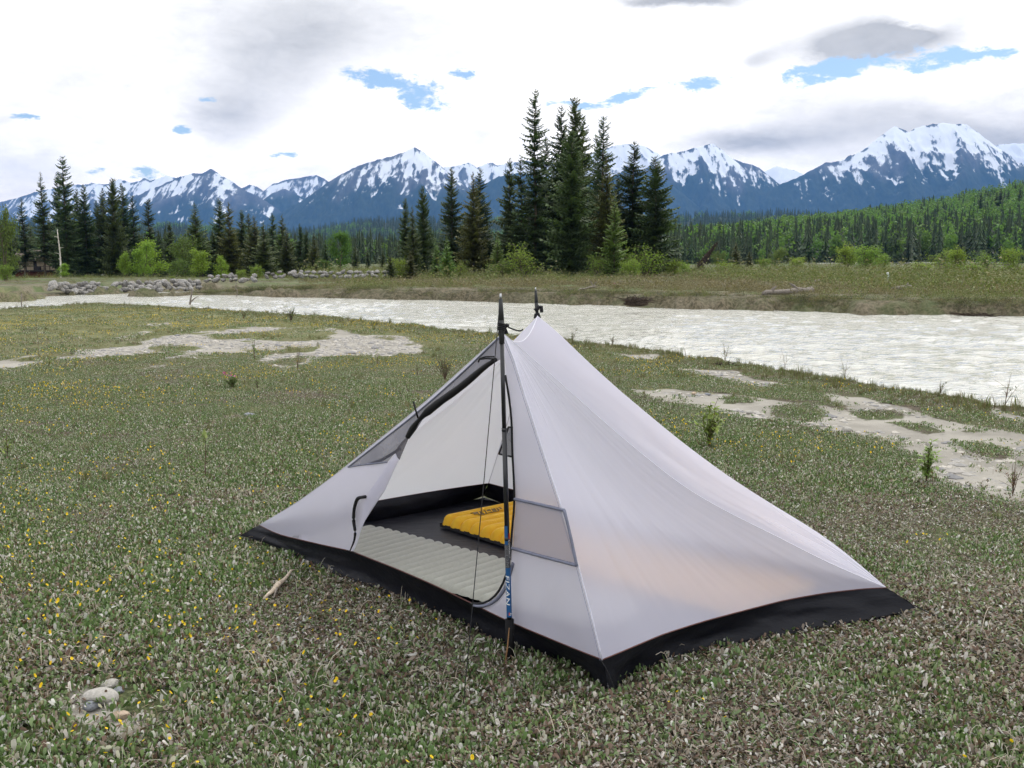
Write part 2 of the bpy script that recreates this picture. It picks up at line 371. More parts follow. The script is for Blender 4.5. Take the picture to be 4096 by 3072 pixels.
# ------------------------------------------------------------------ river
wr = [6.0]
while wr[-1] < 68: wr.append(wr[-1]*1.009)
wa = np.concatenate([np.arange(-80, -34, 1.5), np.arange(-34, 34, .2), np.arange(34, 120, 1.5)])
wx, wy, wF = polar(np.array(wr), wa)
fx, fy = wx*.80-wy*.60, wx*.60+wy*.80      # flow runs down to the right
ch = (.5+.5*smooth(-.2, .4, fbm(wx*.12, wy*.12, 2, 50)))*smooth(0, 3, -sdist(wx, wy, RIVER)+1.0)
wz = WATER+1.5*ch*(.05*fbm(fx*.55, fy*.9, 3, 51)+.045*(ridged(fx*.8, fy*1.5, 3, 55)-.45)+.02*pn(fx*3, fy*4, 58))
sdw = sdist(wx, wy, RIVER)
keep = (sdw[wF].min(1) < 2.5)
def m_water(b):
    geo = b.node('ShaderNodeNewGeometry'); P = geo.outputs['Position']
    mp = b.node('ShaderNodeMapping'); b.l.new(P, mp.inputs[0]); mp.inputs['Rotation'].default_value = (0, 0, R(37)); mp.inputs['Scale'].default_value = (1, 2.3, 1)
    n1 = b.noise(mp.outputs[0], 2.2, 4, .52, .9); n2 = b.noise(mp.outputs[0], 9, 3, .5, .5); n3 = b.noise(mp.outputs[0], .35, 4, .5)
    c = b.mix(b.ramp(b.m('ADD', b.m('MULTIPLY', n3, .5), b.m('MULTIPLY', n1, .5)), .40, .60), (.44, .435, .37), (.52, .52, .465))
    h = b.m('ADD', b.m('MULTIPLY', n1, 1.0), b.m('MULTIPLY', n2, .22))
    return pbsdf(b, c, .08, .5, b.bump(h, .9, .22))
M_WATER = mat('silty glacial water', m_water)
link('river', mkmesh('river', np.stack([wx, wy, wz], 1), wF[keep], M_WATER, True), kind='structure')
# thin braids of the same river seen far off on the right
def braid(pts):
    V = []; n = len(pts)
    for i, (x, y, z) in enumerate(pts): V += [(x, y-1.5, z), (x, y+22, z)]
    return mkmesh('river_braid', np.array(V), [(2*i, 2*i+2, 2*i+3, 2*i+1) for i in range(n-1)], M_WATER)
for xs in ((3240, 3300, 3380, 3450), (3640, 3720, 3800, 3900, 4000)):
    pts = []
    for x in xs:
        p = aty(x, 1060, 250.0); pts.append((p[0], p[1]-6, hz(p[0], p[1])+.35))
    link('river_braid', braid(pts), kind='structure')

# ------------------------------------------------------------------ mountains
def m_mountain(b):
    geo = b.node('ShaderNodeNewGeometry'); P = geo.outputs['Position']; sn = b.attr('snow'); tree = b.attr('timber')
    mp = b.node('ShaderNodeMapping'); b.l.new(P, mp.inputs[0]); mp.inputs['Scale'].default_value = (1, .25, .45); n1 = b.noise(mp.outputs[0], .018, 5, .7); n2 = b.noise(mp.outputs[0], .06, 4, .7)
    rock = b.mix(b.ramp(n1, .3, .7), (.045, .047, .052), (.12, .12, .125))
    wood = b.mix(b.ramp(n2, .3, .7), (.014, .022, .014), (.034, .046, .026))
    c = b.mix(tree, rock, wood)
    s = b.m('ADD', sn, b.m('ADD', b.m('MULTIPLY', b.m('SUBTRACT', n1, .5), .55), b.m('MULTIPLY', b.m('SUBTRACT', n2, .5), .6)))
    c = b.mix(b.ramp(s, .42, .62), c, (.68, .71, .77))
    return pbsdf(b, c, .9, .05)
M_MTN = mat('snowy mountain', m_mountain)
def mountain(sky, D, base_px=1010, seed=0, snowline=560, wid=1900, relief=1.0, rockiness=.0):
    """skyline pixels at distance D; ridge skeleton with spurs running down towards the valley"""
    pts = []
    for x, y in sky:
        p = aty(x, y, D); pts.append((p[0], D+140*pn(x*.004, .3, seed), p[2]))
    pts = np.array(pts); segs = [(pts[i], pts[i+1], 0) for i in range(len(pts)-1)]
    r = np.random.default_rng(100+seed)
    L = np.concatenate([[0], np.cumsum(np.linalg.norm(np.diff(pts[:, :2], axis=0), axis=1))])
    s = r.uniform(50, 250)
    while s < L[-1]:
        q = np.array([np.interp(s, L, pts[:, k]) for k in range(3)]); cur = q.copy(); hh = q[2]
        dirx = r.normal(0, .35); n = 4
        for k in range(n):
            step = hh*r.uniform(.30, .42); nx = cur+np.array([dirx*step+r.normal(0, 40), -step, -step*r.uniform(.50, .66)])
            segs.append((cur.copy(), nx.copy(), 1)); cur = nx
            if cur[2] < 60: break
        s += r.uniform(220, 520)
    x0, x1 = pts[:, 0].min()-250, pts[:, 0].max()+250; y0, y1 = D-wid, D+500
    nx, ny = int((x1-x0)/10.5)+2, int((y1-y0)/17)+2
    X, Y = np.meshgrid(np.linspace(x0, x1, nx), np.linspace(y0, y1, ny)); Z = np.full(X.shape, -60.0); dmin = np.full(X.shape, 1e6); SC = np.zeros(X.shape)
    wxn = X+70*fbm(X*.0016, Y*.0016, 3, seed+3); wyn = Y+70*fbm(X*.0016+9, Y*.0016, 3, seed+5)
    for k, (a, c, sp) in enumerate(segs):
        e = c-a; ax = wxn if sp else X; ay = wyn if sp else Y
        t = np.clip(((ax-a[0])*e[0]+(ay-a[1])*e[1])/(e[0]**2+e[1]**2+1e-9), 0, 1)
        d = np.hypot(ax-a[0]-t*e[0], ay-a[1]-t*e[1]); sl = .80 if not sp else .95
        z = a[2]+t*e[2]-sl*d-(2.5e-5*d*d if not sp else 0); m = z > Z; Z = np.where(m, z, Z); SC = np.where(m, (k*13.7+t*3.1), SC)
        if not sp: dmin = np.minimum(dmin, d)
    off = smooth(0, 260, dmin)
    rg = ridged(X*.0045, Y*.0022, 5, seed+7); fine = ridged(X*.016, Y*.007, 4, seed+9)
    Z = Z+relief*off*(70*(rg-.55)+34*(fine-.5))+relief*(1-off)*7*(fine-.6)
    gyy, gxx = np.gradient(Z, (y1-y0)/(ny-1), (x1-x0)/(nx-1)); slope = np.hypot(gxx, gyy)
    k = 3; bl = Z.copy()
    for _ in range(6): bl = (bl+np.roll(bl, 2, 0)+np.roll(bl, -2, 0)+np.roll(bl, 2, 1)+np.roll(bl, -2, 1))/5
    conc = np.clip((bl-Z)/16, -1.4, 1.4)
    hrel = (Z-(snowline+110)*D/10000)/(360*D/10000)
    SX = X+260*fbm(X*.0011, Y*.0011, 2, seed+41)+.45*(Y-D)*fbm(X*.0006, Y*.0003, 2, seed+43); SY = Y
    snow = .48+.42*np.clip(hrel, -1.6, 1.3)+.16*conc-.22*smooth(.75, 1.5, slope)-rockiness+.40*fbm(SX*.009, SY*.0020, 4, seed+21, .6)+.24*fbm(SX*.03, SY*.004, 3, seed+25)
    snow = snow-.34*(1-smooth(0, 70, dmin))*smooth(-.15, .25, fbm(X*.012, Y*.012, 3, seed+51))
    snow = np.where(hrel < -.9, snow-.35, snow)
    timber = smooth(.25, -.35, hrel+.6*fbm(X*.004, Y*.002, 3, seed+31))
    i = np.arange(ny-1)[:, None]*nx+np.arange(nx-1)[None]; F = np.stack([i, i+1, i+nx+1, i+nx], -1).reshape(-1, 4)
    F = F[(Z.ravel()[F] > -45).any(1)]
    me = mkmesh('mountain', np.stack([X.ravel(), Y.ravel(), Z.ravel()], 1), F, M_MTN, True, None, dict(snow=snow.ravel(), timber=timber.ravel()))
    link('mountain', me, kind='structure')
MTS = [
 ([(-300, 780), (0, 806), (60, 792), (139, 766), (220, 748), (301, 736), (340, 738), (370, 729), (400, 735), (440, 733), (477, 714), (500, 722), (523, 728), (560, 722), (579, 709), (600, 722), (640, 712), (671, 698), (704, 712), (760, 735), (860, 790), (1000, 850)], 9800, 1, 300, 0.0),
 ([(330, 905), (440, 850), (546, 788), (620, 752), (700, 712), (759, 690), (805, 691), (842, 670), (870, 690), (921, 722), (963, 750), (1024, 780), (1080, 815), (1160, 870)], 8300, 2, 420, 0.0),
 ([(900, 780), (1000, 736), (1028, 744), (1060, 765), (1093, 734), (1134, 722), (1200, 710), (1268, 699), (1290, 708), (1330, 735), (1420, 790)], 9900, 3, 380, 0.0),
 ([(1000, 880), (1060, 820), (1093, 770), (1140, 752), (1180, 775), (1240, 800), (1330, 850)], 8800, 10, 500, .05),
 ([(1080, 870), (1199, 803), (1260, 762), (1310, 727), (1370, 694), (1440, 662), (1509, 639), (1555, 627), (1616, 606), (1657, 587), (1685, 600), (1713, 625), (1750, 662), (1787, 704), (1856, 764), (1950, 830), (2050, 890)], 7700, 4, 560, .04),
 ([(1650, 720), (1764, 671), (1800, 668), (1847, 657), (1879, 649), (1907, 671), (1940, 657), (1967, 650), (1990, 662), (2024, 652), (2100, 640), (2200, 646), (2320, 632), (2400, 600), (2460, 580), (2507, 573), (2571, 580), (2629, 609), (2700, 660), (2800, 740)], 9600, 5, 420, .05),
 ([(1780, 880), (1860, 790), (1930, 740), (1995, 706), (2080, 690), (2200, 720), (2330, 740), (2460, 700), (2530, 660), (2600, 690), (2680, 730), (2760, 800), (2850, 880)], 8000, 6, 780, .12),
 ([(2480, 760), (2560, 690), (2653, 617), (2729, 603), (2810, 580), (2857, 570), (2890, 603), (2930, 630), (2975, 648), (3011, 654), (3041, 671), (3071, 707), (3095, 744), (3160, 800), (3260, 860)], 8600, 7, 640, .0),
 ([(2950, 760), (3059, 683), (3107, 664), (3156, 674), (3210, 692), (3300, 750)], 10500, 8, 150, -.2),
 ([(2900, 880), (3000, 812), (3101, 746), (3216, 695), (3306, 647), (3367, 641), (3463, 593), (3511, 563), (3553, 521), (3584, 501), (3626, 515), (3644, 524), (3674, 505), (3752, 491), (3855, 499), (3885, 527), (3915, 557), (3945, 587), (4006, 635), (4096, 678), (4220, 740), (4400, 820), (4600, 900)], 8200, 9, 690, -.02),
 ([(3880, 640), (3963, 587), (4000, 575), (4066, 571), (4130, 577), (4250, 560), (4400, 590), (4600, 650)], 10200, 11, 380, -.05)]
for sk, D, sd_, sl, rk in MTS: mountain(sk, D, seed=sd_, snowline=sl, rockiness=rk, wid=2300)

# ------------------------------------------------------------------ wooded hills in the middle distance
M_WOODS = plain('forest floor', (.03, .04, .02), .95, .05, vary=.4, scale=.02)
def hill(name, prof, D0, D1, back):
    """ground rises from D0 to the profile (pixel line) at D1"""
    xs = np.linspace(prof[0][0], prof[-1][0], 70); ys = np.interp(xs, [p[0] for p in prof], [p[1] for p in prof])
    rows = np.concatenate([np.linspace(0, 1, 14), [1.12, 1.3]]); V = []
    for t in rows:
        for x, y in zip(xs, ys):
            top = aty(x, y, D1); f = min(t, 1); hgt = max(top[2], 0)*(f**1.25) if t <= 1 else top[2]*(1-(t-1)*1.5)
            yy = D0+(D1-D0)*t; V.append(((x-PW/2)/FPX*yy/math.cos(PITCH)*1.0, yy, hgt-.3+6*pn(x*.01, t*3, 5)*f*(D1/1500)))
    n = len(xs); i = np.arange(len(rows)-1)[:, None]*n+np.arange(n-1)[None]; F = np.stack([i, i+1, i+n+1, i+n], -1).reshape(-1, 4)
    V = np.array(V); link(name, mkmesh(name, V, F, M_WOODS, True), kind='structure'); return V, F
def scatter(V, F, n, rs, keepf=None):
    q = V[F]; a = .5*np.linalg.norm(np.cross(q[:, 2]-q[:, 0], q[:, 3]-q[:, 1]), axis=1); k = rs.choice(len(F), n, p=a/a.sum())
    u, v = rs.random((2, n, 1)); q = q[k]; return (q[:, 0]*(1-u)+q[:, 1]*u)*(1-v)+(q[:, 3]*(1-u)+q[:, 2]*u)*v
# instancing: one stuff object that places copies of a small plant on its points
def scatter_stuff(name, label, cat, pts, srcs, scale, yaw, pick=None, tilt=None):
    me = bpy.data.meshes.new(name); pts = np.asarray(pts, np.float32); n = len(pts)
    me.vertices.add(n); me.vertices.foreach_set('co', pts.ravel())
    sc = np.asarray(scale, np.float32); sc = np.repeat(sc[:, None], 3, 1) if sc.ndim == 1 else sc
    a = me.attributes.new('sc', 'FLOAT_VECTOR', 'POINT'); a.data.foreach_set('vector', sc.ravel())
    rt = np.zeros((n, 3), np.float32); rt[:, 2] = yaw
    if tilt is not None: rt[:, :2] = tilt
    a = me.attributes.new('rt', 'FLOAT_VECTOR', 'POINT'); a.data.foreach_set('vector', rt.ravel())
    a = me.attributes.new('pk', 'INT', 'POINT'); a.data.foreach_set('value', (np.zeros(n) if pick is None else pick).astype(np.int32))
    o = link(name, me, kind='stuff', label=label, cat=cat)
    ng = bpy.data.node_groups.new(name, 'GeometryNodeTree'); ng.interface.new_socket('Geometry', in_out='INPUT', socket_type='NodeSocketGeometry'); ng.interface.new_socket('Geometry', in_out='OUTPUT', socket_type='NodeSocketGeometry')
    N, L = ng.nodes, ng.links; gi = N.new('NodeGroupInput'); go = N.new('NodeGroupOutput'); join = N.new('GeometryNodeJoinGeometry')
    def named(nm, ty):
        k = N.new('GeometryNodeInputNamedAttribute'); k.data_type = ty; k.inputs[0].default_value = nm; return k.outputs[0]
    for i, src in enumerate(srcs):
        ip = N.new('GeometryNodeInstanceOnPoints'); L.new(gi.outputs[0], ip.inputs['Points'])
        oi = N.new('GeometryNodeObjectInfo'); oi.inputs['Object'].default_value = src; L.new(oi.outputs['Geometry'], ip.inputs['Instance'])
        cmp_ = N.new('FunctionNodeCompare'); cmp_.data_type = 'INT'; cmp_.operation = 'EQUAL'; L.new(named('pk', 'INT'), cmp_.inputs[2]); cmp_.inputs[3].default_value = i
        L.new(cmp_.outputs[0], ip.inputs['Selection'])
        er = N.new('FunctionNodeEulerToRotation'); L.new(named('rt', 'FLOAT_VECTOR'), er.inputs[0]); L.new(er.outputs[0], ip.inputs['Rotation']); L.new(named('sc', 'FLOAT_VECTOR'), ip.inputs['Scale'])
        L.new(ip.outputs[0], join.inputs[0])
    L.new(join.outputs[0], go.inputs[0])
    md = o.modifiers.new('scatter', 'NODES'); md.node_group = ng
    return o
def source(name, me): return bpy.data.objects.new(name, me)      # never linked to the scene: only a shape to copy

# far trees, a few dozen faces each
def far_conifer(seed, rad=.13, tiers=11):
    r = np.random.default_rng(seed); V = []; C = []
    for k in range(tiers):
        z = .06+.9*k/tiers; L = rad*(1-k/tiers)**.8*r.uniform(.8, 1.15)+.012; n = 7
        for j in range(n):
            a = 2*np.pi*(j+r.random()*.7)/n; l = L*r.uniform(.65, 1.25); dz = r.uniform(.03, .09)
            ca, sa = np.cos(a), np.sin(a); wd = l*.55
            V += [(0, 0, z+dz+.05), (ca*l-sa*wd*.5, sa*l+ca*wd*.5, z-dz*.6), (ca*l+sa*wd*.5, sa*l-ca*wd*.5, z-dz*.7)]
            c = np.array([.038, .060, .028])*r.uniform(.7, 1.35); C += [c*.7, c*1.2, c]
    V += [(0, 0, 1.0), (.012, 0, .86), (-.006, .01, .86)]; C += [(.03, .05, .022)]*3
    return mkmesh('far conifer', np.array(V), np.arange(len(V)).reshape(-1, 3), M_NEEDLE, False, np.array(C))
def far_broad(seed, n=150):
    r = np.random.default_rng(seed); V = []; C = []
    cl = np.array([(r.normal(0, .13), r.normal(0, .13), r.uniform(.35, .9)) for _ in range(12)])
    for k in range(n):
        c0 = cl[r.integers(12)]; p = c0+r.normal(0, .075, 3); d = r.normal(0, 1, 3); d /= np.linalg.norm(d); e = np.cross(d, r.normal(0, 1, 3)); e /= np.linalg.norm(e); s = r.uniform(.04, .075)
        V += [p+d*s, p-d*s*.6+e*s*.7, p-d*s*.6-e*s*.7]; c = np.array([.105, .185, .050])*r.uniform(.65, 1.3); C += [c]*3
    return mkmesh('far broadleaf', np.array(V), np.arange(len(V)).reshape(-1, 3), M_LEAF, False, np.array(C))
FC = [source('far conifer', far_conifer(s, rd)) for s, rd in ((1, .12), (2, .15), (3, .10))]
FB = [source('far broadleaf', far_broad(s)) for s in (5, 6)]
rs = np.random.default_rng(12)
# long dark ridge 2.6 km off
V, F = hill('far_ridge', [(-600, 900), (0, 905), (700, 915), (1000, 935), (1250, 932), (1350, 908), (1500, 893), (1700, 888), (1900, 890), (2300, 880), (2690, 874), (3000, 868), (3400, 862), (3800, 868), (4096, 880), (4700, 890)], 1300, 2500, 0)
pts = scatter(V, F, 15000, rs); sc_ = rs.uniform(13, 24, len(pts)); pk = np.where(fbm(pts[:, 0]*.006, pts[:, 1]*.004, 3, 71) > .22, 3+rs.integers(0, 2, len(pts)), rs.integers(0, 3, len(pts)))
scatter_stuff('ridge_forest', 'dark conifer forest on the long low ridge below the mountains', 'forest', pts, FC+FB, np.where(pk > 2, sc_*.8, sc_), rs.uniform(0, 6.28, len(pts)), pk)
# wooded slope rising to the right
V, F = hill('hillside', [(2350, 1010), (2690, 985), (2900, 955), (3100, 930), (3300, 905), (3500, 880), (3700, 850), (3900, 815), (4096, 775), (4400, 740), (4900, 690)], 300, 760, 0)
pts = scatter(V, F, 9000, rs); d = pts[:, 1]; up = smooth(340, 620, d+160*fbm(pts[:, 0]*.02, pts[:, 1]*.01, 3, 73)); pb = .28+.50*up
isb = rs.random(len(pts)) < pb; pk = np.where(isb, 3+rs.integers(0, 2, len(pts)), rs.integers(0, 3, len(pts))); sc_ = np.where(isb, rs.uniform(8.5, 12.5, len(pts)), rs.uniform(9, 14, len(pts)))
scatter_stuff('hillside_forest', 'mixed bright green and dark conifer forest covering the slope on the right', 'forest', pts, FC+FB, np.stack([sc_*np.where(isb, .9, 1.25)]*2+[sc_], 1), rs.uniform(0, 6.28, len(pts)), pk)
# flat wood behind the far meadow
nf = 2600; py_ = rs.uniform(260, 420, nf); pxx = rs.uniform(900, 3100, nf); xx = (pxx-PW/2)/FPX*py_
pts = np.stack([xx, py_, height(xx, py_)-.1], 1); isb = rs.random(nf) < .13; pk = np.where(isb, 3+rs.integers(0, 2, nf), rs.integers(0, 3, nf)); sc_ = np.where(isb, rs.uniform(4, 7, nf), rs.uniform(4.5, 9.5, nf))
scatter_stuff('valley_wood', 'dark flat conifer wood behind the far meadow', 'forest', pts, FC+FB, sc_, rs.uniform(0, 6.28, nf), pk)
nf = 1500; py_ = rs.uniform(185, 330, nf); pxx = rs.uniform(-300, 1150, nf); xx = (pxx-PW/2)/FPX*py_
pts = np.stack([xx, py_, height(xx, py_)-.1], 1); isb = rs.random(nf) < .12; pk = np.where(isb, 3+rs.integers(0, 2, nf), rs.integers(0, 3, nf)); sc_ = np.where(isb, rs.uniform(5, 8, nf), rs.uniform(5, 9, nf))
scatter_stuff('left_back_wood', 'shaded mixed wood filling the gaps behind the spruces on the left', 'forest', pts, FC+FB, sc_, rs.uniform(0, 6.28, nf), pk)
# ------------------------------------------------------------------ trees
def conifer_mesh(seed, rad=.09, z0=.06, whorls=60, base=(.052, .076, .030), bright=1.0, sparse=.0, droop=.5, topfrac=.8):
    """unit-height spruce: (trunk mesh, crown mesh)"""
    r = np.random.default_rng(seed); lean = r.normal(0, .006, 2)
    tz = np.linspace(0, 1, 14); tp = np.stack([lean[0]*np.sin(tz*3)+.004*np.sin(tz*9+seed), lean[1]*np.sin(tz*2.4), tz], 1)
    tb = MB(); tb.tube(tp, .0085*(1-tz)**.8+.0008, 7); trunk = tb.mesh('trunk', M_BARK, True)
    V = []; C = []; base = np.array(base)*bright
    for k in range(whorls):
        f = k/whorls; z = z0+(1-z0)*f**.93; t = (z-z0)/(1-z0)
        prof = min(1.0, (1-t)**topfrac*1.08+.04)*(0.62+.38*smooth(0, .14, np.array(t)))
        nb = 4+int(r.random() < .6)+int(t < .6)
        for j in range(nb):
            if r.random() < sparse*(0.4+.9*(np.sin(z*31+seed)*.5+.5)): continue
            a = r.uniform(0, 2*np.pi); L = rad*float(prof)*r.choice([.55, .8, 1.0, 1.18], p=[.2, .3, .35, .15])*r.uniform(.85, 1.15); L = max(L, .009)
            p0 = np.array([np.interp(z, tz, tp[:, 0]), np.interp(z, tz, tp[:, 1]), z]); out = np.array([np.cos(a), np.sin(a), 0]); side = np.array([-np.sin(a), np.cos(a), 0])
            el = (.35-1.0*droop*(1-t))+r.normal(0, .12); ns = 6 if L > .04 else 4
            prev = p0; s = L/ns; shade = r.uniform(.72, 1.25)
            for q in range(1, ns+1):
                e = el+.55*droop*(q/ns)**2*1.2
                nxt = prev+(out*np.cos(e)+np.array([0, 0, np.sin(e)]))*s
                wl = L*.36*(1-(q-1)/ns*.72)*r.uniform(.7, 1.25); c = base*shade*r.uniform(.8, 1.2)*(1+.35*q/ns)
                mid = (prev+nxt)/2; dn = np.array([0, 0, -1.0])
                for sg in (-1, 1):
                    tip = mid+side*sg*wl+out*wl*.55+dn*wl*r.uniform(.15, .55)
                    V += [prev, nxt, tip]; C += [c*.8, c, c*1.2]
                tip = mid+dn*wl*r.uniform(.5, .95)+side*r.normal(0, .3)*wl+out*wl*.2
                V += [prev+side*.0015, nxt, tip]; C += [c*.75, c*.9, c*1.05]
                prev = nxt
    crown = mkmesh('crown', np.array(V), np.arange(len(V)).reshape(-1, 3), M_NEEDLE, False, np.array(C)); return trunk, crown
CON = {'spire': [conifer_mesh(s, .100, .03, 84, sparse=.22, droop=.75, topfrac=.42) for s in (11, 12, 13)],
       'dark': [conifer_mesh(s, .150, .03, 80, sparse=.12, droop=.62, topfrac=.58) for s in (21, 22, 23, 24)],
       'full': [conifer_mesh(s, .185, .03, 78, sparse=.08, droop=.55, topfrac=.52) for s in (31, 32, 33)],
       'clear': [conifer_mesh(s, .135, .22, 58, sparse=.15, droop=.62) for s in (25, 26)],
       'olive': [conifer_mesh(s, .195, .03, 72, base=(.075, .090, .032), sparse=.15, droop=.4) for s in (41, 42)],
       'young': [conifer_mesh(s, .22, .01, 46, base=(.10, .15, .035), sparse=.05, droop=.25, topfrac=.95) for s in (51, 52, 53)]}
def place_conifer(name, label, kind, var, px, ytop, D=None, ybase=None, wf=1.0, group=None):
    if D is None: p = atz(px, ybase, 0.0); D = p[1]
    x = (px-PW/2)/FPX*D*(1/math.cos(PITCH))*1.0
    x = aty(px, ytop, D)[0]; zb = hz(x, D)-.12; H = aty(px, ytop, D)[2]-zb
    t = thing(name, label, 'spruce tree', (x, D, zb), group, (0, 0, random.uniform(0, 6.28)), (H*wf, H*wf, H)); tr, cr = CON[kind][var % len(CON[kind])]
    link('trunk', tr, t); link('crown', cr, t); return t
# the tall stand on the far bank, left to right: (kind, variant, x, top, base or distance, width, label)
G_C = 'tall spruces of the stand on the far bank'
for k, v, x, yt, D, wf, lb in [
  ('dark', 0, 1623, 789, 84, .85, 'thin dark spruce at the left end of the far bank stand'),
  ('olive', 1, 1648, 819, 80, .80, 'short olive spruce tucked behind the leftmost pair of the far bank stand'),
  ('full', 0, 1690, 743, 82, .72, 'dark full spruce second from the left end of the far bank stand'),
  ('dark', 1, 1808, 669, 86, 1.0, 'tall lone spruce with ragged side limbs left of the mast-like centre stand'),
  ('olive', 0, 1889, 685, 84, .95, 'olive spruce, left one of a close pair beside the tall centre stand'),
  ('dark', 2, 1921, 671, 88, 1.05, 'dark spruce, right one of a close pair beside the tall centre stand'),
  ('dark', 3, 2037, 630, 86, .95, 'dark spruce, left of the twin tops just left of the tallest tree'),
  ('spire', 1, 2084, 630, 84, 1.2, 'dark spruce, right of the twin tops just left of the tallest tree'),
  ('spire', 0, 2142, 360, 83, 1.05, 'tallest spruce of all, a thin ragged spire in the centre stand'),
  ('dark', 1, 2180, 545, 90, .9, 'shorter spruce half hidden right behind the tallest spire'),
  ('dark', 0, 2250, 418, 86, .95, 'tall dark spruce just left of the double topped tree in the stand'),
  ('full', 1, 2297, 386, 88, .78, 'broad tall spruce with a dense bushy top in the middle of the stand'),
  ('full', 2, 2287, 522, 80, .95, 'big green spruce standing foremost in the middle of the stand, bare trunk showing'),
  ('dark', 3, 2330, 470, 90, .95, 'dark spruce crowding the right side of the bushy topped tree'),
  ('spire', 2, 2381, 545, 92, .8, 'skinny see-through spruce in the gap right of the bushy topped tree'),
  ('spire', 0, 2419, 466, 85, 1.15, 'slender tall spruce right of the gap in the stand'),
  ('olive', 0, 2425, 627, 81, .95, 'olive green spruce in front of the slender tall one'),
  ('dark', 2, 2470, 690, 86, 1.0, 'short dark spruce between the slender tree and the right hand pair'),
  ('dark', 0, 2533, 562, 85, 1.25, 'pointed dark spruce, left of the two at the right end of the stand'),
  ('full', 0, 2623, 625, 83, 1.12, 'broad dark spruce with layered limbs at the right end of the stand'),
  ('young', 0, 2460, 767, 76, .95, 'bright yellow green young spruce in front of the tall stand'),
  ('young', 1, 1787, 940, 73, 1.1, 'bright green small spruce on the left of the far bank thicket'),
  ('young', 2, 1745, 972, 74, 1.1, 'small green spruce left of the brighter one in the thicket'),
  ('olive', 1, 1641, 1000, 72, 1.5, 'knee-bent small olive spruce under the leftmost far bank spruces'),
  ('olive', 0, 1562, 1018, 70, 1.5, 'small dark olive spruce standing alone at the left tip of the thicket'),
  ('young', 1, 1990, 930, 78, 1.1, 'green small spruce at the foot of the twin topped trees'),
  ('young', 0, 2609, 1095, 70, 1.6, 'tiny yellow green spruce at the right foot of the stand'),
  ('olive', 1, 2945, 967, 150, 1.5, 'lone dark small spruce right of the leaning dead tree'),
  ('olive', 0, 2999, 1003, 150, 1.5, 'smaller spruce just right of the lone dark one'),
]: place_conifer('spruce_tree', lb, k, v, x, yt, D, wf=wf, group=G_C)
# the left hand stand
for k, v, x, yt, D, wf, lb in [
  ('clear', 1, 83, 787, 125, 1.1, 'dark spruce with a clear trunk foot at the far left'),
  ('clear', 0, 162, 685, 122, 1.0, 'ragged thin topped spruce second from the left'),
  ('spire', 1, 252, 625, 120, 1.15, 'tallest spruce of the left stand, with bare gaps near its top'),
  ('dark', 3, 229, 694, 126, .8, 'narrow spruce pressed against the left side of the tallest left tree'),
  ('dark', 0, 305, 750, 124, 1.0, 'spruce right of the tallest tree in the left stand'),
  ('dark', 1, 336, 736, 122, 1.0, 'dense spruce second right of the tallest tree in the left stand'),
  ('dark', 2, 407, 750, 124, 1.0, 'left one of three crowded spruces in the left stand'),
  ('full', 2, 449, 711, 121, .72, 'tallest, middle one of three crowded spruces in the left stand'),
  ('dark', 3, 488, 731, 125, 1.0, 'right one of three crowded spruces in the left stand'),
  ('spire', 0, 532, 782, 126, 1.2, 'thin spruce behind the lime green bush on the left'),
  ('spire', 2, 597, 794, 122, 1.2, 'thin upright spruce left of the low gap in the left treeline'),
  ('dark', 1, 632, 930, 120, 1.1, 'short spruce in the low gap of the left treeline'),
  ('dark', 0, 680, 884, 118, 1.1, 'lone medium spruce in the low gap of the left treeline'),
  ('olive', 0, 778, 810, 116, 1.25, 'broad olive spruce right of the low gap in the left treeline'),
  ('dark', 2, 852, 926, 118, 1.2, 'short dark spruce left of the twin spruces of the left treeline'),
  ('dark', 3, 875, 792, 120, 1.15, 'left twin of two tall spruces of the left treeline'),
  ('olive', 1, 914, 805, 118, 1.05, 'right twin of two tall spruces of the left treeline'),
  ('dark', 0, 965, 836, 120, 1.1, 'spruce just right of the twin spruces'),
  ('dark', 1, 995, 852, 124, 1.0, 'second spruce right of the twin spruces'),
  ('olive', 0, 1014, 861, 112, 1.4, 'bushy olive spruce in the middle of the left treeline'),
  ('olive', 1, 1051, 884, 108, 1.4, 'lower bushy olive spruce in the middle of the left treeline'),
  ('spire', 1, 1088, 854, 118, 1.3, 'dark narrow spruce right of the bushy olive pair'),
  ('olive', 1, 1127, 856, 116, 1.2, 'flat topped olive spruce right of the bushy olive pair'),
  ('olive', 0, 1143, 917, 112, 1.2, 'shorter olive spruce before the flat topped one'),
  ('dark', 2, 1199, 893, 116, 1.0, 'dark spire left of the big round green tree'),
  ('full', 0, 1225, 921, 114, .75, 'blunt dark spruce left of the big round green tree'),
  ('olive', 1, 1255, 928, 112, 1.2, 'brownish spruce touching the big round green tree on its left'),
  ('dark', 3, 1300, 960, 118, 1.0, 'short spruce half behind the big round green tree'),
  ('dark', 0, 20, 830, 118, 1.0, 'spruce cut by the left edge of the picture'),
  ('dark', 2, 385, 800, 132, 1.0, 'set back spruce left of the three crowded ones'),
  ('dark', 1, 270, 800, 134, 1.1, 'set back spruce behind the tallest tree of the left stand'),
]: place_conifer('spruce_tree', lb, k, v, x, yt, D, wf=wf, group='spruces of the left stand')
def ordn(n): n += 1; return '%d%s' % (n, 'th' if 10 <= n % 100 <= 20 else {1: 'st', 2: 'nd', 3: 'rd'}.get(n % 10, 'th'))
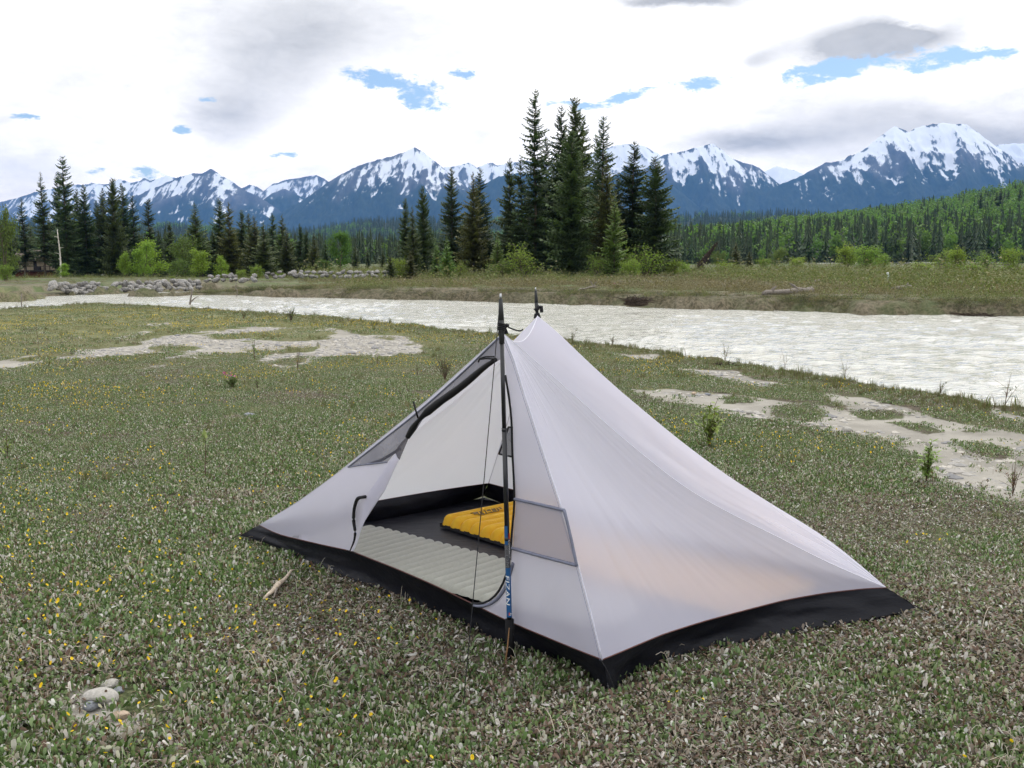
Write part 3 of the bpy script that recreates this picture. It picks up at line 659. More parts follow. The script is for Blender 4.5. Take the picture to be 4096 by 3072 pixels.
for k, (x, yt) in enumerate(sorted([(3040, 905), (3175, 880), (3240, 862), (3300, 855), (3390, 868), (3448, 845), (3540, 838), (3630, 830), (3686, 812), (3752, 815), (3775, 800), (3925, 768), (3988, 765), (4005, 752), (4035, 760), (4082, 745), (2870, 930), (2910, 905), (2960, 900), (3100, 915), (3350, 900), (3480, 900), (3600, 870), (3850, 840)])):
    D = 560 if yt < 850 else 430; x_ = aty(x, yt, D); zb = x_[2]-random.uniform(13, 17)
    t = thing('spruce_tree', 'dark pointed spruce standing out of the right hand slope, %s from the left there' % ordn(k), 'spruce tree', (x_[0], D, zb), 'single dark spruces on the right hand slope', (0, 0, k*1.7), (15, 15, x_[2]-zb))
    tr, cr = CON['dark'][k % 4]; link('trunk', tr, t); link('crown', cr, t)

for k, (x, yt, D) in enumerate(sorted([(2030, 800, 92), (2110, 760, 91), (2165, 720, 93), (2210, 650, 92), (2245, 740, 91), (2330, 700, 94), (2370, 760, 92), (2440, 800, 93), (2500, 830, 92), (2570, 850, 93), (1860, 860, 92), (1950, 880, 93), (1720, 900, 90), (1660, 950, 88)])):
    place_conifer('spruce_tree', 'shaded spruce filling in behind the front row of the stand, %s such from the left' % ordn(k), 'dark', k, x, yt, D, wf=1.1, group='shaded spruces behind the far bank stand')
for k, (x, yt) in enumerate(sorted([(60, 930), (120, 900), (195, 880), (285, 880), (360, 860), (430, 870), (510, 880), (560, 930), (650, 960), (720, 950), (770, 930), (830, 950), (940, 930), (1070, 950), (1170, 960), (1215, 980), (1290, 990), (1420, 985), (1470, 1000), (1530, 1000)])):
    place_conifer('spruce_tree', 'shaded spruce set back in the left treeline, %s such from the left' % ordn(k), 'dark', k+1, x, yt, 140 if x > 215 else 168, wf=1.25, group='shaded spruces set back in the left treeline')
# broad-leaved bushes and trees (unit height)
def broad_mesh(seed, shape='cone', n=3200, leaf=.017, base=(.13, .20, .035), stems=3, rad=.36, low=.06):
    r = np.random.default_rng(seed); tb = MB(); V = []; C = []; cl = []
    for s in range(stems):
        a = r.uniform(0, 6.28); b0 = np.array([np.cos(a), np.sin(a), 0])*.03*(stems > 1); le = r.uniform(.65, .95) if s else .97
        top = np.array([np.cos(a)*rad*.55*(stems > 1), np.sin(a)*rad*.55*(stems > 1), le]); zz = np.linspace(0, 1, 7)
        pts = b0+(top-b0)*zz[:, None]+np.stack([.02*np.sin(zz*7+s), .02*np.cos(zz*6+s), 0*zz], 1); tb.tube(pts, .014*(1-zz)+.003, 5)
        for k in range(15):
            f = r.uniform(.12, 1); p = b0+(top-b0)*f; aa = r.uniform(0, 6.28)
            if shape == 'cone': L = rad*(1.02-f)**.75*r.uniform(.5, 1.0)+.03
            elif shape == 'round': L = rad*np.sqrt(max(0, 1-((f-.52)/.52)**2))*r.uniform(.55, 1.0)+.02
            else: L = rad*r.uniform(.35, 1.0)*(1.15-f*.6)
            q = p+np.array([np.cos(aa)*L, np.sin(aa)*L, L*r.uniform(.15, .8)]); q[2] = max(low, min(q[2], .99)); tb.tube(np.array([p, (p+q)/2+(0, 0, .01), q]), [.006, .004, .0015], 4)
            cl += [(q, .055), ((p+q)/2, .05), ((p*.3+q*.7), .055)]
        cl += [(top, .04)]
    for k in range(n):
        c0, sg = cl[r.integers(len(cl))]; p = c0+r.normal(0, sg, 3)*(1, 1, 1.15); p[2] = max(p[2], .01)
        d = r.normal(0, 1, 3); d /= np.linalg.norm(d); e = np.cross(d, r.normal(0, 1, 3)); e /= np.linalg.norm(e); s = leaf*r.uniform(.7, 1.35)
        V += [p+d*s, p+e*s*.6, p-d*s, p-e*s*.6]; c = np.array(base)*r.uniform(.62, 1.35)*(1+.0*p[2]); C += [c]*4
    crown = mkmesh('crown', np.array(V), np.arange(len(V)).reshape(-1, 4), M_LEAF, False, np.array(C)); return tb.mesh('trunk', M_BARK, True), crown
BRO = {'cone': [broad_mesh(s, 'cone', 3400, .018, (.185, .275, .045), 2, .30) for s in (61, 62, 63)],
       'bush': [broad_mesh(s, 'bush', 3000, .020, (.175, .25, .045), 6, .42) for s in (71, 72, 73)],
       'loose': [broad_mesh(s, 'bush', 1500, .021, (.16, .22, .045), 6, .50) for s in (81, 82)],
       'round': [broad_mesh(s, 'round', 6500, .016, (.10, .20, .04), 1, .36, .02) for s in (91,)],
       'shade': [broad_mesh(s, 'round', 3200, .02, (.10, .15, .04), 2, .36) for s in (95, 96)]}
def place_broad(label, kind, var, px, ytop, D, wf=1.0, group=None, name='poplar_bush', cat='bush'):
    p = aty(px, ytop, D); zb = hz(p[0], D)-.05; H = p[2]-zb
    t = thing(name, label, cat, (p[0], D, zb), group, (0, 0, random.uniform(0, 6.28)), (H*wf, H*wf, H)); tr, cr = BRO[kind][var % len(BRO[kind])]
    link('trunk', tr, t); link('crown', cr, t)
GB = 'light green bushes along the far banks'
for kd, v, x, yt, D, wf, lb in [
  ('cone', 0, 252, 1058, 80, 1.25, 'lime green bush in front of the tallest left spruce, beside the white snag'),
  ('bush', 0, 340, 1100, 78, 1.0, 'small lime bush right of the dark parked car'),
  ('cone', 1, 486, 1012, 84, .75, 'narrow cone shaped young poplar left of the big lime pair'),
  ('cone', 2, 565, 982, 84, .9, 'left tree of the big lime green poplar pair on the left bank'),
  ('cone', 0, 618, 970, 86, 1.15, 'right tree of the big lime green poplar pair on the left bank'),
  ('shade', 0, 704, 1040, 90, .95, 'soft green poplar right of the big lime pair'),
  ('shade', 1, 735, 960, 112, .75, 'taller soft green poplar behind the left bank bushes'),
  ('cone', 1, 800, 1000, 86, 1.0, 'lime poplar at the foot of the broad olive spruce'),
  ('cone', 2, 884, 1030, 86, 1.0, 'lime poplar below the twin spruces'),
  ('bush', 1, 960, 1080, 82, 1.3, 'low lime bush between the poplar and the bushy olive spruces'),
  ('bush', 2, 1028, 1060, 80, 1.0, 'bright bush at the end of the near boulders'),
  ('bush', 0, 1120, 1090, 92, 1.3, 'low bush above the far boulders on their left'),
  ('bush', 1, 1190, 1095, 92, 1.4, 'low bush above the middle of the far boulders'),
  ('shade', 0, 1300, 1040, 100, 1.1, 'small soft green tree left under the big round green tree'),
  ('bush', 2, 1475, 1075, 90, .8, 'small lone bush right of the big round green tree'),
  ('bush', 0, 1593, 1035, 72, 1.0, 'green bush beside the lone olive spruce at the left tip of the thicket'),
  ('loose', 0, 2104, 975, 75, .95, 'loose light green bush under the tallest spire'),
  ('loose', 1, 2000, 1040, 75, 1.1, 'low loose bush left of the one under the tallest spire'),
  ('loose', 0, 1830, 1045, 72, .9, 'thin yellow green bush right of the bright small spruce'),
  ('loose', 1, 2390, 1020, 76, .9, 'dark loose bush left of the yellow green young spruce'),
  ('loose', 0, 2590, 985, 77, 1.1, 'wide light green bush under the right end of the stand'),
  ('bush', 1, 2530, 1040, 74, 1.1, 'low bright bush right of the yellow green young spruce'),
  ('bush', 2, 2690, 1035, 82, 1.2, 'low bush just right of the stand'),
  ('bush', 0, 2745, 1050, 90, 1.1, 'small bush left of the leaning dead tree'),
  ('shade', 1, 2880, 1010, 140, 1.0, 'round dull green bush behind the leaning dead tree'),
  ('bush', 2, 2910, 1045, 105, 1.6, 'low bush right of the leaning dead tree'),
  ('shade', 0, 3110, 995, 150, .85, 'round dark green bush in the meadow middle'),
  ('bush', 0, 3050, 1035, 140, 1.5, 'low spreading bush left of the round dark one'),
  ('bush', 1, 3185, 1030, 140, 1.5, 'low spreading bush right of the round dark one'),
  ('bush', 2, 3400, 975, 135, 1.0, 'left half of the large willow clump in the right meadow'),
  ('bush', 0, 3475, 985, 133, 1.3, 'right half of the large willow clump in the right meadow'),
  ('bush', 1, 3530, 1020, 138, 1.3, 'low willow at the right skirt of the large clump'),
  ('loose', 1, 3764, 1000, 110, 1.0, 'loose willow left of the tall one near the right edge'),
  ('bush', 2, 3837, 988, 105, 1.0, 'tall bright willow in the meadow near the right edge'),
  ('loose', 0, 3960, 1005, 110, 1.2, 'loose willow between the two bright ones near the right edge'),
  ('bush', 0, 4060, 995, 100, 1.0, 'bright willow at the right edge of the picture'),
  ('bush', 1, 3700, 1050, 100, 2.2, 'flat wide bush at the left of the right edge willows'),
  ('bush', 2, 3900, 1055, 90, 2.2, 'flat wide bush below the right edge willows'),
  ('shade', 1, 10, 850, 104, .4, 'light green leafy tree at the left edge'),
  ('bush', 0, 20, 1060, 66, 1.0, 'green bush on the bank at the left edge'),
  ('bush', 1, 95, 1118, 74, 1.2, 'low bush before the cabin on its left'),
  ('bush', 2, 178, 1122, 74, 1.2, 'low bush before the cabin on its right'),
  ('bush', 0, 420, 1115, 74, 1.6, 'low bush behind the boulders left of the cone shaped poplar'),
  ('bush', 1, 690, 1105, 72, 1.8, 'low bush behind the boulders right of the lime pair'),
  ('bush', 2, 850, 1105, 74, 1.8, 'low bush behind the boulders below the twin spruces'),
]: place_broad(lb, kd, v, x, yt, D, wf*1.3, GB)
place_broad('big round bright green poplar between the dark spruces left of centre', 'round', 0, 1361, 942, 112, .92, None, 'poplar_tree', 'tree')

# white dead snag before the cabin
mb = MB(); p0 = aty(243, 1150, 100); H = aty(247, 912, 100)[2]-hz(p0[0], 100); zz = np.linspace(0, 1, 9)
mb.tube(np.stack([.10*np.sin(zz*4), .05*zz, zz*H], 1), .07*(1-zz)+.035, 8)
t = thing('dead_tree', 'white leafless dead trunk in front of the tallest left spruce', 'dead tree', (p0[0], 100, hz(p0[0], 100)-.1)); link('trunk', mb.mesh('trunk', M_BIRCH, True), t)
for k in range(6):
    mb = MB(); z_ = H*(.35+.1*k); a = k*2.1; mb.tube(np.array([(0, 0, z_), (.5*math.cos(a), .5*math.sin(a), z_+.1)]), [.03, .008], 4); link('branch_stub', mb.mesh('branch_stub', M_BIRCH), t)

# leaning dead tree with its fibrous roots
pb = atz(2800, 1088, 0); D = pb[1]; q0 = aty(2775, 1082, D)-pb; q1 = aty(2868, 970, D)-pb; r = np.random.default_rng(8)
t = thing('dead_tree', 'fallen dark dead tree leaning up to the right in the far meadow', 'dead tree', pb)
mb = MB(); mb.tube(np.array([q0+(0, 0, -.3), q0*.5+q1*.5, q1]), [.22, .14, .03], 7); link('trunk', mb.mesh('trunk', M_ROOT, True), t)
mb = MB()
for k in range(520):
    f = r.random()**.8; p = q0+(q1-q0)*f+r.normal(0, .12, 3)*(1-f*.6); l = (1-f)*1.25*r.uniform(.3, 1)+.12
    e = p+np.array([r.normal(.15, .35)*l, r.normal(0, .5)*l, -l*r.uniform(.5, 1.1)]); e[2] = max(e[2], -.05); mb.tube(np.array([p, (p+e)/2+r.normal(0, .04, 3), e]), [.028, .02, .006], 3, cap=False)
link('roots', mb.mesh('roots', M_ROOT), t)

# ------------------------------------------------------------------ boulders of the left bank
def m_rock(b):
    tc = b.node('ShaderNodeTexCoord'); oi = b.node('ShaderNodeObjectInfo'); n = b.noise(tc.outputs['Object'], 3.5, 6, .65); n2 = b.noise(tc.outputs['Object'], 1.1, 3, .5)
    c = b.mix(b.ramp(n, .3, .7), (.13, .127, .12), (.36, .35, .335)); c = b.mix(b.ramp(n2, .5, .75, 0, .6), c, (.24, .20, .16))
    k = b.ramp(oi.outputs['Random'], 0, 1, .72, 1.25, False); c = b.mix(1.0, c, b.comb(k, k, k), 'MULTIPLY')
    return pbsdf(b, c, .9, .15, b.bump(n, .6, .1))
M_ROCK = mat('grey bank boulder', m_rock)
def rock_mesh(seed, sub=3, rough=.28, flat=(1, .8, .7), m=None, cut=5):
    bm = bmesh.new(); bmesh.ops.create_icosphere(bm, subdivisions=sub, radius=1.0); r = np.random.default_rng(seed)
    V = np.array([v.co[:] for v in bm.verts]); ns = r.normal(0, 1, (cut, 3)); ns /= np.linalg.norm(ns, axis=1, keepdims=True)
    for nrm in ns:
        dd = V@nrm; lim = r.uniform(.55, .8); V = V-np.clip(dd-lim, 0, None)[:, None]*nrm*.92
    V = V*(1+rough*.4*(fbm(V[:, 0]*1.7+seed, V[:, 1]*1.7+V[:, 2], 3, seed))[:, None])*np.array(flat)
    for v, c in zip(bm.verts, V): v.co = c
    me = bpy.data.meshes.new('boulder'); bm.to_mesh(me); bm.free(); me.materials.append(m or M_ROCK); return me
ROCKS = [rock_mesh(s, 2) for s in range(8)]
r = np.random.default_rng(31)
ROWN = ['waterline row', 'second row up', 'third row up', 'top row']
def ordinal(n): return '%d%s' % (n, 'th' if 10 <= n % 100 <= 20 else {1: 'st', 2: 'nd', 3: 'rd'}.get(n % 10, 'th'))
def rock_row(x0, x1, step, rows, dfun, zfun, s0, s1, label, group):
    for k in range(rows):
        x = x0; c = 0
        while x < x1:
            x += step*r.uniform(.8, 1.2)
            if r.random() < .12: continue
            c += 1; px = x+r.uniform(-.25, .25)*step; D = dfun(px)-.55+.24*k+r.uniform(-.1, .1); p = aty(px, 1150, D); s = r.uniform(s0, s1)
            rn = ROWN[k] if rows > 2 else ('lower row', 'upper row')[k]
            link('boulder', ROCKS[r.integers(8)], None, (p[0], D, zfun(k)+r.uniform(-.05, .08)), '%s, %s from left in %s' % (label, ordinal(c), rn), 'boulder', group, None, (r.normal(0, .35), r.normal(0, .35), r.uniform(0, 6.28)), (s*1.2, s, s*.95))
wl = lambda px: np.interp(px, [0, 116, 245, 417, 560, 640, 700, 1024], [44.4, 47.8, 52.0, 54.4, 56.2, 57.4, 58.5, 62])
rock_row(190, 275, 24, 3, wl, lambda k: -.20+.15*k, .17, .28, 'pale boulder of the short pile by the cabin', 'boulders below the cabin')
rock_row(296, 790, 21, 3, wl, lambda k: -.30+.17*k, .16, .28, 'grey boulder of the long left pile', 'boulders of the long left pile')
rock_row(800, 1000, 24, 2, lambda px: 62.5, lambda k: .10+.2*k, .14, .25, 'boulder of the thin end of the left pile', 'boulders at the end of the left pile')
rock_row(1050, 1550, 22, 2, lambda px: 68.5+(px-1050)*.006, lambda k: .22+.20*k, .15, .26, 'pale boulder of the far low pile', 'boulders of the far low row')

# ------------------------------------------------------------------ cabin, car, post, driftwood
D = 138.0
def cb(px, py, d=D): return aty(px, py, d)
t0 = cb(63, 1130); zc = hz(t0[0]+2.4, D)-.3
t = thing('cabin', 'small dark red cabin with a railed deck under the left spruces', 'cabin', (t0[0], D, zc))
def L(px, py): q = cb(px, py); return q[0]-t0[0], q[2]-zc
M_CRED = plain('dark red boards', (.10, .028, .022), .85, .2, vary=.3, scale=3); M_CTAN = plain('tan boards', (.27, .225, .16), .85, .2, vary=.15, scale=3); M_CDRK = plain('dark wood and deck shade', (.022, .02, .022), .8, .2); M_CROOF = plain('brown roof', (.12, .10, .085), .9, .1)
x0, zl = L(63, 1122); x1, zm = L(212, 1084); _, zt = L(63, 1038)
mb = MB(); mb.box(((x0+x1)/2, 1.6, zm/2-.2), (x1-x0, 3.2, zm+.4)); low = link('wall', mb.mesh('wall', M_CRED), t)
for k in range(7):
    mb = MB(); mb.box(((x0+x1)/2, -.03, .15+k*(zm-.25)/7), (x1-x0+.02, .06, (zm-.25)/7*.82)); link('board', mb.mesh('board', M_CRED), low)
mb = MB(); mb.box(((x0+x1)/2, 2.2, (zm+zt)/2+.05), (x1-x0, 2.4, zt-zm)); up_ = link('upper_wall', mb.mesh('upper_wall', M_CTAN), t)
mb = MB(); mb.box(((x0+x1)/2, .55, zm+.02), (x1-x0+.3, 2.6, .16)); link('deck', mb.mesh('deck', M_CDRK), t)  # near-black colour paints in the shadow on the deck edge
mb = MB(); xa, za = L(126, 1046); mb.box((xa, .97, (zm+za)/2+.08), (.42, .06, za-zm)); link('door', mb.mesh('door', M_CDRK), t)
mb = MB(); xa, za = L(145, 1068); mb.box((xa, .3, (zm+za)/2+.1), (.75, .5, za-zm)); link('deck_chest', mb.mesh('deck_chest', M_CDRK), t)
for px in (66, 90, 115, 154, 185, 208):
    mb = MB(); xa, za = L(px, 1062); mb.box((xa, -.7, (zm+za)/2+.08), (.07, .07, za-zm)); link('railing_post', mb.mesh('railing_post', M_CDRK), t)
mb = MB(); xa, za = L(63, 1066); mb.box(((x0+x1)/2, -.7, za), (x1-x0+.2, .05, .05)); link('handrail', mb.mesh('handrail', M_CDRK), t)
mb = MB(); e = .5; xa, xb = x0-e, x1+e; ym = 2.2; zr = zt+1.1
mb.add([(xa, .2, zt-.1), (xb, .2, zt-.1), (xb, ym, zr), (xa, ym, zr), (xa, 4.2, zt-.1), (xb, 4.2, zt-.1), (xa, .2, zt+.05), (xb, .2, zt+.05), (xb, ym, zr+.15), (xa, ym, zr+.15), (xa, 4.2, zt+.05), (xb, 4.2, zt+.05)],
       [(0, 1, 2, 3), (3, 2, 5, 4), (6, 9, 8, 7), (9, 10, 11, 8), (0, 6, 7, 1), (4, 5, 11, 10), (0, 3, 9, 6), (3, 4, 10, 9), (1, 7, 8, 2), (2, 8, 11, 5)]); link('roof', mb.mesh('roof', M_CROOF), t)

M_CAR = plain('dark car paint', (.018, .02, .024), .3, .5); M_TYRE = plain('tyre rubber', (.02, .02, .02), .9, .1); M_WHITE = plain('white paint', (.72, .73, .74), .4, .4, vary=.04); M_GLASSD = plain('car glass', (.03, .035, .04), .06, .9)
def car(label, px, py, D, body, roofm, yaw):
    p = aty(px, py, D); z0 = p[2]; t = thing('parked_car', label, 'car', (p[0], D, z0), None, (0, 0, yaw))
    def prof(pts, w, m, nm, par, ins=0.0):
        n = len(pts); V = [(-w/2+ins*(z > .95), x, z) for x, z in pts]+[(w/2-ins*(z > .95), x, z) for x, z in pts]
        F = [tuple(range(n))[::-1], tuple(range(n, 2*n))]+[(i, (i+1) % n, n+(i+1) % n, n+i) for i in range(n)]
        me = mkmesh(nm, np.array(V), F, m); return link(nm, me, par)
    bo = prof([(-2.1, .3), (2.1, .3), (2.15, .75), (1.95, .92), (-1.0, .95), (-2.0, .82), (-2.2, .6)], 1.75, body, 'body', t)
    prof([(-1.0, .951), (1.9, .921), (1.6, 1.47), (-.35, 1.47)], 1.6, M_GLASSD, 'window_band', t, .12)
    prof([(-.45, 1.46), (1.65, 1.46), (1.5, 1.54), (-.3, 1.54)], 1.42, roofm, 'roof', t)
    for sx in (-1, 1):
        for sy in (-1.3, 1.35):
            mb = MB(); mb.tube(np.array([(sx*.72, sy, .32), (sx*.90, sy, .32)]), .32, 14); wv = link('wheel', mb.mesh('wheel', M_TYRE), t)
            mb = MB(); mb.tube(np.array([(sx*.90, sy, .32), (sx*.912, sy, .32)]), .17, 10); link('rim', mb.mesh('rim', M_WHITE), wv)
        mb = MB(); mb.box((sx*.62, -2.14, .68), (.3, .08, .14)); link('headlight', mb.mesh('headlight', M_WHITE), t)
    mb = MB(); V = [(-.72, -.98, .965), (.72, -.98, .965), (.6, -.42, 1.45), (-.6, -.42, 1.45)]; mb.add(np.array(V)+(0, -.02, .02), [(0, 1, 2, 3)]); link('windscreen', mb.mesh('windscreen', M_SCR), t)
    return t
M_SCR = plain('windscreen', (.25, .28, .30), .05, 1.0)  # pale base colour paints in the sky reflected by the glass
car('dark parked car with a pale roof behind the bushes right of the cabin', 312, 1128, 138, M_CAR, M_WHITE, .25)
car('small white parked car half hidden at the foot of the left spruces', 384, 1132, 150, M_WHITE, M_WHITE, 1.3)

p0 = atz(3558, 1140, 0); D = p0[1]; H = aty(3558, 1093, D)[2]
t = thing('marker_post', 'pale slanting marker post alone in the right far meadow', 'post', p0); mb = MB(); mb.tube(np.array([(0.03, 0, -.1), (-.06, 0, H*.6), (-.12, 0, H)]), [.07, .065, .055], 6); link('shaft', mb.mesh('shaft', plain('pale post', (.50, .58, .56), .7, .2)), t)
mb = MB(); mb.tube(np.array([(-.12, 0, H), (-.135, 0, H+.04)]), [.06, .05], 6); link('cap', mb.mesh('cap', M_WHITE), t)
def log(label, a, bpt, rad, branches=(), m=None, z=None, name='driftwood_log'):
    pa = atz(a[0], a[1], .02); pc = atz(bpt[0], bpt[1], .02) if z is None else aty(bpt[0], bpt[1], pa[1]); pa[2] = hz(pa[0], pa[1]); 
    if z is None: pc[2] = hz(pc[0], pc[1])
    t = thing(name, label, 'driftwood', pa); d = pc-pa; f = np.linspace(0, 1, 8)[:, None]; r = np.random.default_rng(int(a[0])); k = np.linalg.norm(d)
    pts = d*f+r.normal(0, .02*k, (8, 3))*(1, 1, .25)+(0, 0, rad*.8); mb = MB(); mb.tube(pts, rad*(1-.55*f[:, 0])*r.uniform(.85, 1.15, 8), 7); link('stem', mb.mesh('stem', m or M_DRIFT, True), t)
    for fb, ax, ah in branches:
        p = d*fb+np.array([0, 0, rad]); mb = MB(); mb.tube(np.array([p, p+np.array([ax*.5, .05, ah*.6]), p+np.array([ax, .1, ah])]), [rad*.5, rad*.35, rad*.12], 5); link('branch', mb.mesh('branch', m or M_DRIFT), t)
    return t
log('long grey driftwood log lying on the far shore at the right', (3246, 1166), (3040, 1184), .16, [(.3, -.3, .25), (.8, .2, .2)])
log('thin pale driftwood stem before the pink flowers on the far shore', (2385, 1152), (2270, 1164), .06, [(.1, -.2, .35), (.15, .25, .3)])
log('short pale stick on the far shore left of centre', (2425, 1178), (2360, 1179), .045)
log('grey driftwood stump in the meadow left of the marker post', (3640, 1158), (3570, 1160), .13, [(.2, .1, .2)])
log('short log in the meadow above the long grey driftwood', (3280, 1130), (3245, 1133), .12)
log('pale stick slanting on the bank at the far right', (3715, 1150), (3670, 1162), .05)
log('pale branch lying on the far shore below the long log', (3320, 1202), (3240, 1205), .05)
log('thin pale stick on the bank edge at the far right', (3855, 1215), (3800, 1220), .05)
log('pale snag stub at the waterline on the left', (85, 1192), (92, 1178), .03, z=1)
log('forked grey snag on the tip of the far bar', (745, 1172), (768, 1160), .06, [(.4, -.3, .2), (.6, .3, .25)], z=1)
log('bleached twig sticking out of the far bar', (955, 1150), (945, 1132), .03, [(.4, .4, .1)], z=1)
# tangles of roots and turf fallen into the water
def root_clump(label, px, py, wpx, hpx, seed, wet=False):
    p = atz(px, py, WATER if wet else -.05); p[2] -= .06 if not wet else .1; D = p[1]; W_ = wpx/FPX*D; H_ = hpx/FPX*D; r = np.random.default_rng(seed); t = thing('root_clump', label, 'root clump', p)
    me = rock_mesh(seed, 3, .7, (W_*.5, W_*.35, H_*.38), M_ROOT, 2); link('turf', me, t); mb = MB()
    for k in range(260):
        a = r.uniform(0, 6.28); q = np.array([math.cos(a)*W_*.5*r.random()**.5, math.sin(a)*W_*.35*r.random()**.5, H_*r.uniform(.2, .8)]); e = q+np.array([r.normal(0, .25)*W_, r.normal(0, .2)*W_, r.normal(.1, .3)*H_]); e[2] = max(e[2], .0)
        mb.tube(np.array([q, (q+e)/2+(0, 0, .02), e]), [.008+W_*.006, .006+W_*.004, .002], 3, cap=False)
    link('roots', mb.mesh('roots', M_ROOT), t)
root_clump('dark heap of roots on the near bank edge right of the tent', 2885, 1478, 100, 38, 3)
root_clump('dark turf clump lying in the river at the far right', 3905, 1262, 140, 22, 4, True)
root_clump('dark root mass hanging over the far shore right of centre', 2545, 1208, 100, 26, 5)
# ------------------------------------------------------------------ tent
def m_fabric(b):
    tc = b.node('ShaderNodeTexCoord'); P = tc.outputs['Object']
    n = b.noise(P, 3.0, 5, .55); n2 = b.noise(P, 1.1, 3, .5)
    mp = b.node('ShaderNodeMapping'); b.l.new(P, mp.inputs[0]); mp.inputs['Rotation'].default_value = (R(20), R(35), R(40)); mp.inputs['Scale'].default_value = (14, 1.2, 1.2)
    wr_ = b.noise(mp.outputs[0], 1.6, 4, .55)
    h = b.m('ADD', b.m('MULTIPLY', wr_, .5), b.m('MULTIPLY', n, .6)); nm = b.bump(h, .10, .02)
    s = pbsdf(b, (.77, .765, .91), .5, .3, nm)
    t = b.node('ShaderNodeBsdfTranslucent'); t.inputs[0].default_value = (.93, .925, 1.0, 1)
    tr = b.node('ShaderNodeBsdfRefraction'); tr.inputs['Color'].default_value = (.95, .95, .97, 1); tr.inputs['Roughness'].default_value = .75; tr.inputs['IOR'].default_value = 1.07
    return mixs(b, .33, mixs(b, .46, s, t.outputs[0]), tr.outputs[0])
M_FAB = mat('white tent fabric', m_fabric)
def m_net(b):
    tc = b.node('ShaderNodeTexCoord'); n = b.noise(tc.outputs['Object'], 5, 3, .5)
    s = pbsdf(b, (.10, .10, .13), .6, .3); tr = b.node('ShaderNodeBsdfTransparent'); return mixs(b, b.ramp(n, .3, .7, .22, .34), s, tr.outputs[0])
M_NET = mat('grey insect mesh', m_net)
M_NETD = None
def m_net2(b):
    s = pbsdf(b, (.40, .40, .48), .6, .3); t = b.node('ShaderNodeBsdfTranslucent'); t.inputs[0].default_value = (.62, .62, .70, 1); tr = b.node('ShaderNodeBsdfTransparent'); return mixs(b, .10, mixs(b, .5, s, t.outputs[0]), tr.outputs[0])
M_NET2 = mat('mesh over fabric', m_net2)
M_NETD = mat('bunched mesh', lambda b: mixs(b, .15, pbsdf(b, (.07, .065, .08), .7, .2), b.node('ShaderNodeBsdfTransparent').outputs[0]))
def m_black(b):
    tc = b.node('ShaderNodeTexCoord'); P = tc.outputs['Object']; mp = b.node('ShaderNodeMapping'); b.l.new(P, mp.inputs[0]); mp.inputs['Rotation'].default_value = (0, 0, R(48)); mp.inputs['Scale'].default_value = (2.0, 7, 9)
    n = b.noise(mp.outputs[0], 1.6, 4, .55); n2 = b.noise(P, 2.2, 3, .5)
    return pbsdf(b, b.mix(b.ramp(n2, .3, .7), (.004, .0045, .008), (.008, .0085, .013)), .50, .20, b.bump(b.m('ADD', n, n2), .3, .03))
M_BLACK = mat('black floor fabric', m_black)
M_HEM = plain('red brown hem', (.10, .045, .04), .7, .2); M_WEB = plain('black webbing', (.012, .012, .014), .7, .25); M_SEAM = plain('white seam tape', (.70, .70, .76), .6, .3, vary=.05); M_STITCH = plain('grey stitching', (.28, .29, .40), .7, .2); M_ZIP = plain('grey zip tape', (.16, .17, .23), .6, .3)

tip = {'A': atz(958, 2143, .03), 'B': atz(2440, 2778, .0), 'C': atz(3665, 2430, .035), 'D': np.array([-.16, 5.86, .02])}
top = {'A': atz(1036, 2101, .085), 'B': atz(2410, 2640, .115), 'C': atz(3547, 2352, .115), 'D': aty(1954, 1934, 5.76)}
P1 = aty(2012, 1332, 3.50); P2 = aty(2150, 1264, 5.45)
def resample(pts, n):
    pts = np.asarray(pts, float); s = np.concatenate([[0], np.cumsum(np.linalg.norm(np.diff(pts, axis=0), axis=1))]); u = np.linspace(0, s[-1], n); return np.stack([np.interp(u, s, pts[:, k]) for k in range(3)], 1)
def smoothc(p, it=2):
    p = p.copy()
    for _ in range(it): p[1:-1] = .25*p[:-2]+.5*p[1:-1]+.25*p[2:]
    return p
def vplane(a, c, pxs):
    """pixels -> points on the vertical plane through a and c (a seam hangs in that plane)"""
    d = c-a; n = np.cross(d, (0, 0, 1.0)); n /= np.linalg.norm(n); return np.array([atplane(x, y, a, n) for x, y in pxs])
NS = 33
def seam(a, c, pxs): return smoothc(resample(np.vstack([a, vplane(a, c, pxs), c]), NS), 3)
s1A = seam(P1, top['A'], [(1877, 1449), (1768, 1550), (1623, 1673), (1479, 1788), (1334, 1905), (1189, 2010)])
s1B = resample(np.vstack([P1, [atplane(x, y, P1, np.cross(top['B']-top['A'], P1-top['A'])) for x, y in [(2060, 1450), (2090, 1550), (2170, 1800), (2240, 2010), (2310, 2250), (2360, 2440)]], top['B']]), NS)
def sag(a, c, amt):
    f = np.linspace(0, 1, NS)[:, None]; p = a+(c-a)*f; p[:, 2] -= (amt*4*f*(1-f))[:, 0]; return p
s1C = seam(P1, top['C'], [(2200, 1495), (2457, 1725), (2611, 1852), (2731, 1947), (2887, 2038), (3139, 2162), (3302, 2247)])
s2C = seam(P2, top['C'], [(2226, 1322), (2286, 1386), (2457, 1545), (2714, 1759), (2886, 1888), (3057, 2000), (3220, 2096), (3343, 2176)])
s2D = sag(P2, top['D'], .02); s2A = sag(P2, top['A'], .10)
fr = np.linspace(0, 1, NS)[:, None]; ridge = P1+(P2-P1)*fr; ridge[:, 2] -= (.075*4*fr*(1-fr))[:, 0]
base = {'AB': None, 'BC': None, 'CD': None, 'DA': None}
nAB = np.cross(top['B']-top['A'], P1-top['A']); nAB /= np.linalg.norm(nAB)
if nAB[1] > 0: nAB = -nAB
def onfront(x, y): return atplane(x, y, P1, nAB)
